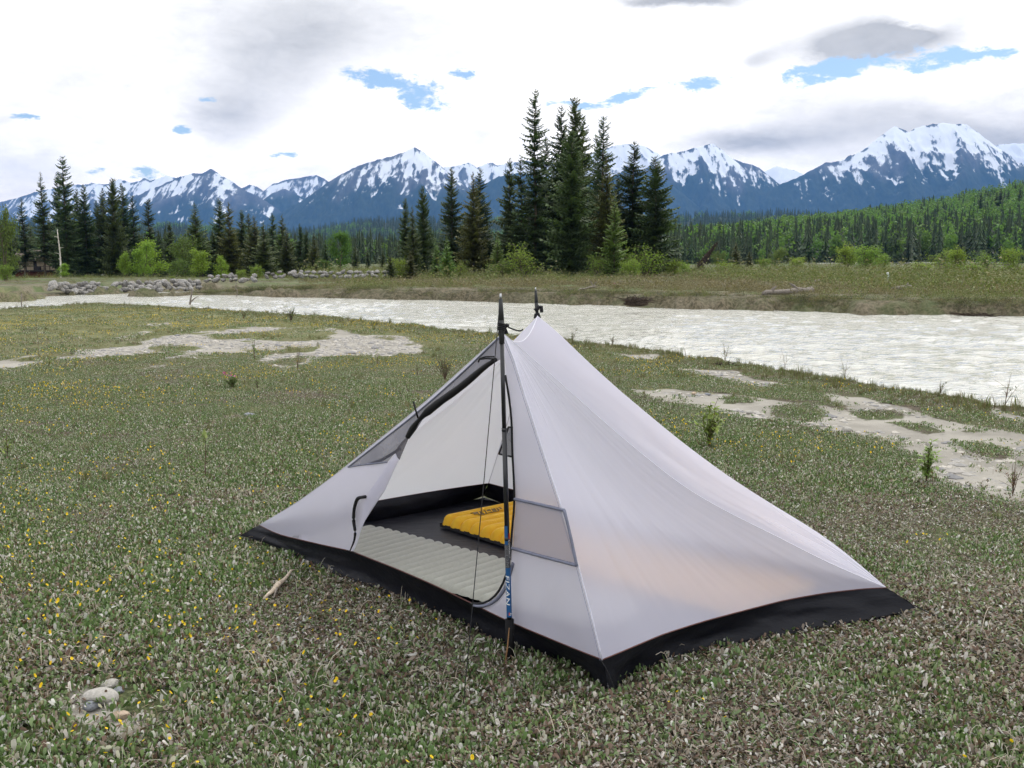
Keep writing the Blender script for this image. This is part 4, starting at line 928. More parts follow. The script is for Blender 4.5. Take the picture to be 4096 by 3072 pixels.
base['AB'] = smoothc(resample(np.vstack([top['A'], [onfront(x, y) for x, y in [(1110, 2138), (1300, 2183), (1412, 2206), (1463, 2229), (1571, 2270), (1734, 2340), (1886, 2414), (2035, 2487), (2150, 2535), (2300, 2597)]], top['B']]), NS), 1)
base['BC'] = smoothc(resample(np.vstack([top['B'], [atz(x, y, .12) for x, y in [(2488, 2608), (2651, 2539), (2814, 2487), (2976, 2444), (3139, 2402), (3302, 2373), (3465, 2355)]], top['C']]), NS), 1)
base['CD'] = sag(top['C'], top['D'], .0); base['DA'] = sag(top['D'], top['A'], -.015)
foot = {'AB': resample(np.vstack([tip['A'], [atz(x, y, z) for x, y, z in [(1030, 2160, .02), (1130, 2197, .015), (1220, 2242, .01), (1330, 2292, .005), (1600, 2398, 0), (1800, 2478, 0), (1920, 2530, 0), (2040, 2590, 0), (2200, 2625, 0), (2310, 2668, 0), (2400, 2742, 0)]], tip['B']]), NS),
        'BC': resample(np.vstack([tip['B'], [atz(x, y, z) for x, y, z in [(2521, 2703, 0), (2651, 2662, 0), (2814, 2617, 0), (3058, 2556, .005), (3302, 2507, .01), (3546, 2462, .025)]], tip['C']]), NS)}
def bow(a, c, amt):
    f = np.linspace(0, 1, NS)[:, None]; p = a+(c-a)*f; ctr = np.array([.1, 4.5, 0]); d = ctr-(a+c)/2; d[2] = 0; d /= np.linalg.norm(d); return p+d*(amt*4*f*(1-f))
foot['CD'] = bow(tip['C'], tip['D'], .08); foot['DA'] = bow(tip['D'], tip['A'], .08)
for k_ in ('CD', 'DA'): foot[k_][:, 2] *= np.abs(np.linspace(-1, 1, NS))**4
def grid(G, mats, name, parent, noise=0.0, seed=0, freq=(1, 1)):
    G = np.asarray(G); n, m = G.shape[:2]
    if noise:
        du = np.gradient(G, axis=0); dv = np.gradient(G, axis=1); N = np.cross(du, dv); N /= np.linalg.norm(N, axis=2, keepdims=True)+1e-9
        u, v = np.meshgrid(np.linspace(0, 1, m), np.linspace(0, 1, n)); edge = np.minimum(1, 6*np.minimum(np.minimum(u, 1-u), np.minimum(v*1.0, 1-v)))
        G = G+N*(noise*fbm(u*freq[0], v*freq[1], 3, seed)*edge)[..., None]
    i = np.arange(n-1)[:, None]*m+np.arange(m-1)[None]; F = np.stack([i, i+1, i+m+1, i+m], -1).reshape(-1, 4)
    return link(name, mkmesh(name, G.reshape(-1, 3), F, mats, True), parent)
def tri_panel(sa, sb, bs, m=33, belly=0.0, inward=None):
    """apex = sa[0] = sb[0]; bs runs sa[-1] -> sb[-1]"""
    v = np.linspace(0, 1, m); b0 = resample(bs, m); L0 = sa[-1]+(sb[-1]-sa[-1])*v[:, None]; off = b0-L0; G = []
    for k in range(len(sa)):
        u = k/(len(sa)-1); row = sa[k]+(sb[k]-sa[k])*v[:, None]+off*u**2
        if belly: row = row+inward*(belly*4*(v*(1-v))[:, None]*math.sin(math.pi*u))
        G.append(row)
    return np.array(G)
tent = thing('tent', 'white trekking pole tent with black floor, door rolled open, on the near bank', 'tent', (0, 0, 0))
ctr = np.array([.1, 4.45, .3])
inn = lambda *p: (lambda d: d/np.linalg.norm(d))(ctr-np.mean(p, axis=0))
grid(tri_panel(s1B, s1C, base['BC'], 121, .045, inn(P1, top['B'], top['C'])), M_FAB, 'end_panel', tent, .0032, 4, (17, 1.6))
def ruled(sa, sb, m=33): v = np.linspace(0, 1, m)[:, None]; return np.array([sa[k]+(sb[k]-sa[k])*v for k in range(len(sa))])
# roof panels: fan between ridge and the two seams meeting at the corner
def roof(sP, sQ, belly=.03):
    G = []; m = NS; v = np.linspace(0, 1, m)[:, None]; off = ridge-(P1+(P2-P1)*v)
    for k in range(NS): u = k/(NS-1); G.append(sP[k]+(sQ[k]-sP[k])*v+off*(1-u)**2+np.array([0, 0, -1.])*belly*4*v*(1-v)*math.sin(math.pi*u))
    return np.array(G)
grid(roof(s1C, s2C, .02), M_FAB, 'roof_panel', tent, .014, 5, (3, 4))
grid(roof(s1A, s2A, .02), M_FAB, 'roof_panel', tent, .014, 6, (3, 4))
grid(tri_panel(s2D, s2A, base['DA'], 41, .03, inn(P2, top['D'], top['A'])), M_FAB, 'end_panel', tent, .008, 7, (9, 2))
grid(tri_panel(s2C, s2D, base['CD'], 41, -.015, inn(P2, top['C'], top['D'])), M_FAB, 'rear_wall', tent, .012, 8, (9, 2))
# bathtub: floor and its upright walls
ring = np.vstack([foot[k][:-1] for k in ('AB', 'BC', 'CD', 'DA')]); cen = np.array([.1, 4.5, .012]); cen2 = cen
rr = [ring+np.array([0, 0, .006])]
G = np.array([cen+(ring+np.array([0, 0, .008])-cen)*f for f in np.linspace(.02, .998, 14)]); G[:, :, 2] = .012+.012*fbm(G[:, :, 0]*4, G[:, :, 1]*4, 3, 9)**2
G = np.concatenate([G, G[:, :1]], 1); grid(G, M_BLACK, 'floor', tent)
for k, (nm) in enumerate(('AB', 'BC', 'CD', 'DA')):
    t_, f_ = base[nm], foot[nm]; v = np.linspace(0, 1, 9); mid = np.array([[0, 0, 0]]); rows = []
    for q in v:
        row = t_+(f_-t_)*q; bl = .022*math.sin(math.pi*q)*np.sin(np.linspace(0, math.pi, NS))[:, None]; d = ctr-(t_.mean(0)); d[2] = 0; d /= np.linalg.norm(d)
        rip = .022*fbm(np.linspace(0, 9, NS), np.full(NS, q*1.6), 3, 40+k)[:, None]*math.sin(math.pi*q); rows.append(row+d*(bl+rip))
    grid(np.array(rows), M_BLACK, 'floor_wall', tent)
def cord(pts, rad, m, name, parent, seg=6, label=None):
    mb = MB(); mb.tube(np.asarray(pts, float), rad, seg); o = link(name, mb.mesh(name, m, True), parent)
    return o
for nm in ('AB', 'BC', 'CD', 'DA'): cord(base[nm]+np.array([0, 0, .001]), .0022, M_HEM, 'hem_piping', tent)
# front wall: pieces cut in the plane of the door, outlines traced and set on that plane
def cdt_panel(name, outline, holes, m, bulge=.0, step=34, zoff=0.0, parent=None, fn=onfront):
    def dens(o):
        r_ = []
        for i in range(len(o)):
            a, c = np.array(o[i], float), np.array(o[(i+1) % len(o)], float); n = max(1, int(np.linalg.norm(c-a)/step))
            for k in range(n): r_.append(a+(c-a)*k/n)
        return r_
    vs = []; es = []
    for o in [outline]+holes:
        q = dens(o); s = len(vs); vs += q; es += [(s+i, s+(i+1) % len(q)) for i in range(len(q))]
    xs = np.array(vs); gx_, gy_ = np.meshgrid(np.arange(xs[:, 0].min(), xs[:, 0].max(), step), np.arange(xs[:, 1].min(), xs[:, 1].max(), step)); gx_ = gx_.ravel(); gy_ = gy_.ravel()
    ok = sdist(gx_, gy_, outline) < -step*.4
    for h in holes: ok &= sdist(gx_, gy_, h) > step*.4
    vs += [np.array(p) for p in zip(gx_[ok], gy_[ok])]
    res = delaunay_2d_cdt([Vector(v) for v in vs], es, [], 0, 1e-4); V2, F2 = res[0], res[2]; F = []
    for f in F2:
        c = sum((V2[i] for i in f), Vector((0, 0)))/len(f)
        if inpoly(np.array(c[0]), np.array(c[1]), outline) and not any(inpoly(np.array(c[0]), np.array(c[1]), h) for h in holes): F.append(tuple(f))
    V = []; q = np.array([(v[0], v[1]) for v in V2]); ed = np.clip(-sdist(q[:, 0], q[:, 1], outline)/120, 0, 1); wob = fbm(q[:, 0]/170, q[:, 1]/420, 3, 61)
    for (x, y), e, wv in zip(q, ed, wob): V.append(fn(x, y)+nAB*(zoff+bulge*e*(.6+wv)))
    return link(name, mkmesh(name, np.array(V), F, m, True), parent or tent)
pxl = lambda arr: [tuple(map(float, topx(p))) for p in arr]
zipR = [(2019, 1400), (2024, 1500), (2035, 1545), (2036, 1580), (2046, 1622), (2052, 1695), (2051, 1801), (2058, 1887), (2062, 1998), (2060, 2060), (2050, 2110), (2047, 2180), (2045, 2245), (2029, 2301), (2011, 2350), (1984, 2388), (1951, 2410), (1918, 2419), (1886, 2414)]
B_AB = pxl(base['AB']); S1B = pxl(s1B); S1A = pxl(s1A)
netR = [(2063, 1995), (2160, 2016), (2262, 2040), (2288, 2150), (2310, 2260), (2180, 2226), (2052, 2192)]
rightP = [(2010, 1336)]+zipR+[p for p in B_AB if p[0] > 1890]+S1B[::-1][1:-1]
cdt_panel('front_wall', rightP, [netR], M_FAB, .02)
cdt_panel('mesh_vent', netR, [], M_NET2, .004)
hemL = [(1996, 1352), (1880, 1465), (1770, 1566), (1640, 1676), (1500, 1786), (1395, 1868)]           # inner edge of the white strip
rollC = [(2004, 1436), (1960, 1464), (1900, 1516), (1850, 1556), (1780, 1604), (1722, 1650), (1690, 1680), (1668, 1715), (1650, 1745)]
netL = hemL+[(1450, 1859), (1550, 1848), (1600, 1790), (1648, 1738)]+rollC[::-1][1:]+[(2006, 1400)]
strip = S1A+hemL[::-1]
leftP = [S1A[-1]]+[p for p in S1A[::-1] if 1040 < p[0] < 1390]+[(1395, 1868), (1450, 1859), (1550, 1848), (1600, 1795), (1598, 1836), (1575, 1885), (1542, 1960), (1506, 2012), (1462, 2080), (1444, 2120), (1432, 2165), (1414, 2206)]+[p for p in B_AB[::-1] if p[0] < 1408]
leftP = leftP[:-1]
cdt_panel('front_strip', S1A[:1]+[p for p in S1A if p[0] > 1390]+[S1A[[i for i, p in enumerate(S1A) if p[0] < 1390][0]]]+hemL[::-1], [], M_FAB, 0.0, 24)
cdt_panel('front_wall', leftP, [], M_FAB, .02)
cdt_panel('mesh_vent', netL, [], M_NET, .004, 26)
# folded-back edge of the door and its mesh corner
fold = [(1602, 1800), (1600, 1838), (1577, 1888), (1544, 1962), (1508, 2014), (1446, 2118), (1470, 2010), (1486, 1968), (1552, 1872)]
cdt_panel('door_flap', fold, [], M_FAB, .012, 26, .014)
cdt_panel('door_flap', [(1655, 1735), (1645, 1760), (1612, 1838), (1602, 1826), (1593, 1802), (1622, 1764)], [], M_NETD, .006, 26, .016)
nr = onfront(1800, 1700)
def rollpts(lst, z): return smoothc(resample(np.array([onfront(x, y)+nAB*z for x, y in lst]), 26), 2)
rp = rollpts(rollC, .022); rad = np.interp(np.linspace(0, 1, 26), [0, .12, .3, .55, .72, .80, .84, .92, 1], [.007, .010, .013, .014, .015, .009, .008, .013, .010])*(1+.12*fbm(np.linspace(0, 7, 26), np.zeros(26), 3, 77))
cord(rp, rad, M_WEB, 'door_roll', tent, 10)
cord([rp[20]+nAB*.015, rp[20]+nAB*.03+(.004, 0, .03), rp[20]+nAB*.025+(-.008, 0, .062)], .0035, M_WEB, 'door_toggle', tent)
cord(rollpts([(2003, 1424), (1970, 1424), (1945, 1432), (1941, 1446)], .03), .003, M_WEB, 'door_tie', tent); cord(rollpts([(2003, 1433), (1975, 1431), (1950, 1434)], .03), .003, M_WEB, 'door_tie', tent)
zp = rollpts(zipR[1:], .004); cord(zp, .0042, M_WEB, 'zip', tent)
zb = rollpts([(x+11, y+6) for x, y in zipR[12:]], .0035); cord(zb, .0065, M_ZIP, 'zip_tape', tent)
cord(rollpts([(1478, 1984), (1446, 1988), (1433, 2030), (1430, 2080), (1439, 2125), (1434, 2160), (1414, 2205)], .02), [.0075]*14+[.0075-.0005*i for i in range(12)], M_WEB, 'zip', tent)
cord(rollpts([(1390, 2206), (1400, 2198), (1410, 2206), (1422, 2203), (1432, 2214)], .012), .002, M_WEB, 'zip_pull', tent)
for a in ([(2063, 1995), (2160, 2016), (2262, 2040)], [(2262, 2040), (2288, 2150), (2312, 2262)], [(2310, 2260), (2180, 2226), (2052, 2192)]): cord(rollpts(a, .005), .0055, M_ZIP, 'vent_binding', tent)
for a in (hemL[:-1]+[(1395, 1868)], [(1395, 1868), (1450, 1859), (1550, 1848)]): cord(rollpts(a, .003), .0035, M_ZIP, 'vent_binding', tent)
cord(rollpts([(1575, 1800), (1500, 1845), (1455, 1860)], -.03), .006, M_WEB, 'vent_strut', tent)
# seams as slightly raised tape
cord(s1B+nAB*.001, .0026, M_SEAM, 'seam', tent, 5); cord(s1B+nAB*.005+np.array([-.004, 0, 0]), .0009, M_STITCH, 'stitching', tent, 4); cord(s1B+nAB*.005+np.array([.004, 0, 0]), .0009, M_STITCH, 'stitching', tent, 4)
cord(s1C, .0010, M_SEAM, 'seam', tent, 5); cord(s2C, .0010, M_SEAM, 'seam', tent, 5); cord(ridge+(0, 0, .0005), .0015, M_SEAM, 'seam', tent, 5); cord(s2D, .0028, M_SEAM, 'seam', tent, 5); cord(s1A, .0015, M_SEAM, 'seam', tent, 5)
# rear wall vent, seen through the door
nCD = np.cross(top['D']-top['C'], P2-top['C']); nCD /= np.linalg.norm(nCD); onrear = lambda x, y: atplane(x, y, P2-nCD*.012*np.sign(nCD[1]), nCD)
cdt_panel('mesh_vent', [(2034, 1708), (2070, 1712), (2085, 1835), (1996, 1816)], [], M_NET, 0, 30, 0, None, onrear)
for a in ([(2034, 1708), (2070, 1712)], [(2034, 1708), (1996, 1816)], [(1996, 1816), (2085, 1835)]): cord([onrear(*a[0]), onrear(*a[1])], .005, M_WEB, 'vent_binding', tent)
# apex tabs, corner tabs and guy lines
def tab(name, pts, m=M_WEB, th=.003):
    V = np.array(pts); n = len(V); nn = np.cross(V[1]-V[0], V[2]-V[0]); nn /= np.linalg.norm(nn); V2 = np.vstack([V-nn*th/2, V+nn*th/2])
    return link(name, mkmesh(name, V2, [tuple(range(n))[::-1], tuple(range(n, 2*n))]+[(i, (i+1) % n, n+(i+1) % n, n+i) for i in range(n)], m), tent)
YA = 3.475
tab('apex_tab', [aty(x, y, YA+.01) for x, y in [(1995, 1284), (2016, 1286), (2034, 1334), (1992, 1342)]])
tab('apex_tab', [aty(x, y, 5.46) for x, y in [(2138, 1254), (2158, 1252), (2164, 1272), (2134, 1274)]])
cord(smoothc(resample([aty(x, y, YA-.01) for x, y in [(2016, 1302), (2026, 1298), (2031, 1308), (2055, 1318), (2082, 1326), (2092, 1317)]], 16), 2), .0028, M_WEB, 'apex_cord', tent)
mb = MB(); mb.add(rock_mesh(2, 1).vertices and np.array([v.co for v in rock_mesh(2, 1).vertices])*.011+aty(2026, 1302, YA-.01), [tuple(p.vertices) for p in rock_mesh(2, 1).polygons]); link('knot', mb.mesh('knot', M_WEB, True), tent)
pg0 = aty(1995, 1258, 3.46); pg1 = atz(1850, 2850, 0)
cord(np.array([pg0+(pg1-pg0)*f+np.array([0, 0, -.012*4*f*(1-f)]) for f in np.linspace(0, 1, 12)]), .0016, M_WEB, 'guy_line', tent)
cord([tip['A']+(.01, 0, .01), atz(905, 2165, 0)], .002, M_WEB, 'corner_line', tent); cord([tip['C']+(-.01, 0, .01), atz(3795, 2492, 0)], .0022, M_WEB, 'corner_line', tent)
cord([top['B']+nAB*.006, top['B']+np.array([.012, -.012, -.025]), tip['B']+(.01, -.02, .035), tip['B']+(.01, -.03, 0)], .0012, M_WEB, 'corner_line', tent)

# ------------------------------------------------------------------ trekking poles
M_SHAFT = plain('black anodised shaft', (.012, .013, .016), .32, .5, vary=.1); M_RUB = plain('black rubber', (.035, .037, .038), .75, .3); M_GRIP = plain('black grip foam', (.010, .010, .011), .85, .15); M_TIP = plain('carbide tip', (.45, .46, .47), .35, .5, .8); M_BLUE = plain('blue pole print', (.010, .075, .21), .35, .5, vary=.06); M_PRW = plain('white print', (.74, .75, .74), .5, .3, vary=.03); M_PRG = plain('grey print', (.12, .12, .13), .5, .3); M_PRR = plain('red print', (.42, .035, .03), .5, .3)
def polepoint(a, c, f): return a+(c-a)*f
def make_pole(label, foot_, head, sections, lettering=False):
    t = thing('trekking_pole', label, 'trekking pole', foot_); d = head-foot_; L_ = np.linalg.norm(d); ax = d/L_
    def seg(nm, f0, f1, r0, r1, m, n=12):
        mb = MB(); mb.tube(np.array([ax*L_*f0, ax*L_*f1]), [r0, r1], n); return link(nm, mb.mesh(nm, m, True), t)
    for s in sections: seg(*s)
    return t, ax, L_
F1 = atz(2042, 2640, 0); H1 = aty(2002, 1174, 3.455)
SHR = .0080
pole, AX, PL = make_pole('front trekking pole standing before the open tent door, lettered blue band near its foot', F1, H1,
  [('grip', .0, .115, .0125, .0155, M_GRIP), ('shaft', .113, .34, SHR+.0010, SHR+.0010, M_SHAFT), ('shaft', .338, .64, SHR+.0003, SHR+.0003, M_SHAFT), ('shaft', .638, .87, SHR-.0008, SHR-.0008, M_SHAFT), ('joint_ring', .335, .345, SHR+.0016, SHR+.0016, M_SHAFT), ('joint_ring', .634, .642, SHR+.0011, SHR+.0011, M_SHAFT),
   ('basket', .898, .906, .0105, .0115, M_RUB), ('tip_sleeve', .868, .93, SHR+.0006, .0098, M_RUB), ('tip_sleeve', .93, .985, .0098, .0062, M_RUB), ('tip', .984, 1.0, .0045, .003, M_TIP)])
for f in (.905, .910, .915, .920):
    th = np.linspace(0, 2*np.pi, 17); e1 = np.cross(AX, (0, 1, 0)); e1 /= np.linalg.norm(e1); e2 = np.cross(AX, e1); c0 = AX*PL*f
    cord(np.array([c0+(e1*math.cos(a)+e2*math.sin(a))*.0118+AX*.002*math.sin(a*1.5) for a in th]), .0024, M_WEB, 'cord_wrap', pole, 5)
e1 = np.cross((0, 1, 0), AX); e1 /= np.linalg.norm(e1)      # to the right
e2 = np.cross(e1, AX); e2 = -e2 if e2[1] > 0 else e2        # towards the viewer
RB = SHR+.0013
def band(name, f0, f1, a0, a1, m, r=RB):
    n = 14; V = []; 
    for f in (f0, f1):
        for a in np.linspace(a0, a1, n): V.append(AX*PL*f+(e1*math.sin(a)+e2*math.cos(a))*r)
    return link(name, mkmesh(name, np.array(V), [(i, i+1, n+i+1, n+i) for i in range(n-1)], m, True), pole)
hpx = lambda y: float(np.clip((topx(F1)[1]-y)/(topx(F1)[1]-topx(H1)[1]), 0, 1))
band('blue_band', hpx(2460), hpx(2258), -1.2, 2.2, M_BLUE); band('blue_band', hpx(2165), hpx(2088), -2.4, .25, M_BLUE); band('red_mark', hpx(2140), hpx(2118), .55, 1.25, M_PRR, RB+.0004)
def letters(txt, f_top, size, ang0, m, name, sx=1.0, r=RB+.0006):
    cu = bpy.data.curves.new('txt', 'FONT'); cu.body = txt; cu.size = 1.0; cu.resolution_u = 3; cu.shear = .12; cu.space_character = 1.02; tmp = bpy.data.objects.new('txt', cu); me = bpy.data.meshes.new_from_object(tmp); bm = bmesh.new(); bm.from_mesh(me)
    bmesh.ops.triangulate(bm, faces=bm.faces); bmesh.ops.subdivide_edges(bm, edges=[e for e in bm.edges if e.calc_length() > .18], cuts=2, use_grid_fill=False); V = np.array([v.co[:] for v in bm.verts]); Fs = [tuple(v.index for v in f.verts) for f in bm.faces]; bm.free()
    x = V[:, 0]*size*sx; y = V[:, 1]*size; a = ang0+y/r; P = AX[None]*(PL*f_top-x)[:, None]+(np.sin(a)[:, None]*e1+np.cos(a)[:, None]*e2)*r
    bpy.data.objects.remove(tmp); return link(name, mkmesh(name, P, Fs, m, False), pole)
letters('FIZAN', hpx(2286), .0215, -1.15, M_PRW, 'lettering', 1.72); letters('COMPACT', hpx(2143), .0085, .45, M_PRW, 'lettering', 1.55); letters('COM', hpx(2176), .0215, -.95, M_PRG, 'lettering', 1.35); letters('fs', hpx(2442), .013, .15, M_PRW, 'lettering', 1.1); band('red_mark', hpx(2452), hpx(2440), -.15, .25, M_PRR, RB+.0005)
F2 = np.array([.20, 5.56, 0.0]); H2 = aty(2142, 1150, 5.52)
pole2, AX2, PL2 = make_pole('rear trekking pole rising behind the tent ridge, with a small black strap', F2, H2,
  [('grip', .0, .115, .0125, .0155, M_RUB), ('shaft', .113, .5, SHR+.0010, SHR+.0010, M_SHAFT), ('shaft', .498, .87, SHR, SHR, M_SHAFT), ('tip_sleeve', .868, .935, SHR, .0098, M_RUB), ('tip_sleeve', .935, .987, .0098, .006, M_RUB), ('tip', .986, 1.0, .0045, .003, M_TIP)])
q = lambda x, y: aty(x, y, 5.49)-F2
mb = MB(); mb.tube(np.array([q(2150, 1238), q(2156, 1226), q(2165, 1226), q(2167, 1250)]), .009, 4); link('strap', mb.mesh('strap', M_WEB), pole2)
mb = MB(); mb.tube(np.array([q(2138, 1240), q(2150, 1234), q(2150, 1246), q(2138, 1234)]), .008, 6); link('cord_wrap', mb.mesh('cord_wrap', M_WEB, True), pole2)

# ------------------------------------------------------------------ sleeping pads
def pad(name, label, o, dl, dw, L_, W_, hfun, rim, m, mu, n=(180, 50), r=.09, scal=0.0, rp_=.07):
    dl = np.append(dl, 0)/np.linalg.norm(dl); dw = np.append(dw, 0)/np.linalg.norm(dw); t = thing(name, label, 'sleeping pad', tuple(o)+(.02,))
    u = np.linspace(0, 1, n[0]); v = np.linspace(0, 1, n[1]); Uu, Vv = np.meshgrid(u, v, indexing='ij'); x = Uu*L_; y = Vv*W_
    # rounded corners: squeeze the sides towards both ends
    k = np.clip(1-np.minimum(Uu, 1-Uu)*L_/r, 0, 1); ins = r*(1-np.sqrt(1-k**2))+scal*(1-np.abs(np.sin(np.pi*x/rp_))**.6); y = ins+y*(W_-2*ins)/W_
    e = np.minimum(np.minimum(x, L_-x), np.minimum(Vv*W_, (1-Vv)*W_)); ed = np.sqrt(np.clip(e/rim, 0, 1)*(2-np.clip(e/rim, 0, 1))); z = hfun(x, y, ed)
    P = x[..., None]*dl+y[..., None]*dw; P[..., 2] += z
    i = np.arange(n[0]-1)[:, None]*n[1]+np.arange(n[1]-1)[None]; F = np.stack([i, i+n[1], i+n[1]+1, i+1], -1).reshape(-1, 4)
    link('top_sheet', mkmesh('top_sheet', P.reshape(-1, 3), F, m, True), t)
    Pb = P.copy(); Pb[..., 2] = .5*z.min()*0+np.where(ed > .02, .004, z*1.0)-.002*(1-0); Pb[..., 2] = np.minimum(.004+.02*(1-ed), P[..., 2]-.0005)
    link('bottom_sheet', mkmesh('bottom_sheet', Pb.reshape(-1, 3), F[:, ::-1], mu, True), t)
    return t, dl, dw
def m_yel(b):
    tc = b.node('ShaderNodeTexCoord'); n = b.noise(tc.outputs['Object'], 90, 3, .6); n2 = b.noise(tc.outputs['Object'], 14, 4, .6)
    return pbsdf(b, b.mix(b.ramp(n2, .3, .7), (.88, .47, .012), (.92, .55, .020)), .5, .35, b.bump(b.m('ADD', b.m('MULTIPLY', n, .25), n2), .35, .012))
M_YEL = mat('yellow nylon', m_yel); M_PADG = plain('grey green nylon', (.46, .465, .40), .6, .3, vary=.05, scale=60); M_PADU = plain('dark grey pad base', (.03, .03, .032), .7, .3)
RY = .076
def hy(x, y, ed):
    rib = np.abs(np.sin(np.pi*x/RY))**.7; puck = 1-.10*np.exp(-((np.mod(y, .125)-.0625)/.018)**2)*np.abs(np.cos(np.pi*x/RY))
    return (.014+ed*(.006+.046*rib*puck))
oy = atz(1752, 2098, .03)[:2]; dl_y = np.array([.66, -.75]); dw_y = np.array([.755, .655])
ypad, dl, dw = pad('sleeping_pad', 'yellow ribbed inflatable sleeping pad at the back of the tent', oy, dl_y, dw_y, 1.88, .52, hy, .05, M_YEL, M_PADU, (470, 44), .05, .020, RY)
# side skirt of the pad so it has its full depth
mb = MB(); ee = [np.array([0, 0, 0]), dl*1.88, dl*1.88+dw*.52, dw*.52, np.array([0, 0, 0])]
ringp = resample(np.array([p+(-(p-(dl*.875+dw*.25))*.012) for p in ee]), 60); mb.add(np.vstack([ringp+(0, 0, .0), ringp+(0, 0, .017)]), [(i, i+1, 61+i-1+0, 60+i) if False else (i, i+1, 60+i+1, 60+i) for i in range(59)]); link('side_wall', mb.mesh('side_wall', M_PADU), ypad)
def padprint(txt, x0, y0, size, m, name, lift=.004):
    cu = bpy.data.curves.new('txt', 'FONT'); cu.body = txt; cu.size = 1; cu.resolution_u = 3; tmp = bpy.data.objects.new('txt', cu); me = bpy.data.meshes.new_from_object(tmp); bm = bmesh.new(); bm.from_mesh(me); bmesh.ops.triangulate(bm, faces=bm.faces)
    bmesh.ops.subdivide_edges(bm, edges=[e for e in bm.edges if e.calc_length() > .12], cuts=2); V = np.array([v.co[:] for v in bm.verts]); Fs = [tuple(v.index for v in f.verts) for f in bm.faces]; bm.free(); bpy.data.objects.remove(tmp)
    y = y0+V[:, 0]*size*1.25; x = x0-V[:, 1]*size; z = hy(x, y, np.ones(len(x)))+lift; P = x[:, None]*dl+y[:, None]*dw; P[:, 2] += z; return link(name, mkmesh(name, P, Fs, m), ypad)
pw, phh = .185, .056; gx0, gy0 = np.meshgrid(np.linspace(-.012, .055, 12), np.linspace(0, pw, 24)); X_ = .093+gx0.ravel(); Y_ = .13+gy0.ravel(); inb = []
P = X_[:, None]*dl+Y_[:, None]*dw; P[:, 2] += hy(X_, Y_, np.ones(len(X_)))+.005; i = np.arange(23)[:, None]*12+np.arange(11)[None]; Fp = np.stack([i, i+1, i+13, i+12], -1).reshape(-1, 4)
cy = gy0.ravel()[Fp].mean(1)/pw; cx = (gx0.ravel()[Fp].mean(1)+.012)/.067; keepf = (cx < .86-.25*np.abs(cy-.5)) & (cx > .06+.5*np.abs(cy-.5)**2)
link('logo_patch', mkmesh('logo_patch', P, Fp[keepf], plain('grey logo print', (.22, .15, .05), .6, .3)), ypad); padprint('NEMO', .135, .155, .050, M_YEL, 'lettering', .008)
RG = .058
def hg(x, y, ed): return .012+ed*(.010+.018*np.abs(np.sin(np.pi*x/RG))**.8)
dl_g = np.array([.745, -.667]); dw_g = np.array([-.667, -.745]); og = np.array([-.735, 5.135])
pad('sleeping_pad', 'pale grey green ribbed sleeping pad lying just inside the open tent door', og, dl_g, dw_g, 1.80, .46, hg, .03, M_PADG, M_PADG, (520, 40), .16, .007, RG)
# ------------------------------------------------------------------ ground cover: mat of small oval leaves, dead leaf litter, flowers
def leaf_clump(seed, n, rad, cols, probs, elev, size, flat=0.0, zmax=.012):
    """n small folded oval leaves (4 triangles each)"""
    r = np.random.default_rng(seed); V = []; C = []; F = []; nr = max(1, n//9); ros = r.normal(0, rad*.55, (nr, 2))
    for k in range(n):
        o = ros[r.integers(nr)]+r.normal(0, .012, 2); a = r.uniform(0, 6.28); e = np.radians(r.normal(*elev)); L_ = r.uniform(*size); W_ = L_*r.uniform(.14, .22)
        d = np.array([np.cos(a)*np.cos(e), np.sin(a)*np.cos(e), np.sin(e)]); s = np.array([-np.sin(a), np.cos(a), 0]); roll = r.normal(0, .5); up = np.cross(d, s); s2 = s*np.cos(roll)+up*np.sin(roll); nn = np.cross(s2, d)
        p0 = np.array([o[0], o[1], r.uniform(0, zmax)+.002]); i = len(V); f = W_*.35
        V += [p0, p0+d*L_*.42+s2*W_-nn*0+nn*f, p0+d*L_*.42-s2*W_+nn*f, p0+d*L_*.80+s2*W_*.85+nn*f*.8, p0+d*L_*.80-s2*W_*.85+nn*f*.8, p0+d*L_, p0+d*L_*.5]
        V[i+5] = V[i+5]-np.array([0, 0, L_*.12]); F += [(i, i+1, i+6), (i, i+6, i+2), (i+1, i+3, i+6), (i+6, i+4, i+2), (i+3, i+5, i+6), (i+6, i+5, i+4)]
        c = np.array(cols[r.choice(len(cols), p=probs)])*r.uniform(.7, 1.3); C += [c]*7
    V = np.array(V); V[:, 2] = np.maximum(V[:, 2], .0)
    return mkmesh('leaf clump', V, np.array(F), M_MAT, False, np.array(C))
GRN, LGR, PAL, BRN, TAN, DRK = (.078, .130, .042), (.175, .24, .11), (.50, .48, .45), (.115, .073, .052), (.235, .195, .16), (.06, .05, .04)
CL = [leaf_clump(s, 120, .15, (GRN, LGR, PAL, BRN, TAN), (.46, .25, .13, .07, .09), (60, 20), (.013, .026)) for s in (201, 202, 203)]
CL += [leaf_clump(s, 130, .15, (GRN, LGR, PAL, BRN, TAN, DRK), (.12, .09, .14, .23, .27, .15), (20, 24), (.012, .025), zmax=.02) for s in (204, 205, 206)]
CL += [leaf_clump(s, 110, .15, (GRN, LGR, PAL, BRN, TAN), (.24, .28, .36, .05, .07), (60, 20), (.014, .030)) for s in (207, 208)]
CLF = [leaf_clump(s, 120, .15, ((.23, .22, .115), (.18, .205, .09), (.28, .25, .165)), (.4, .35, .25), (45, 22), (.010, .020)) for s in (209, 210)]
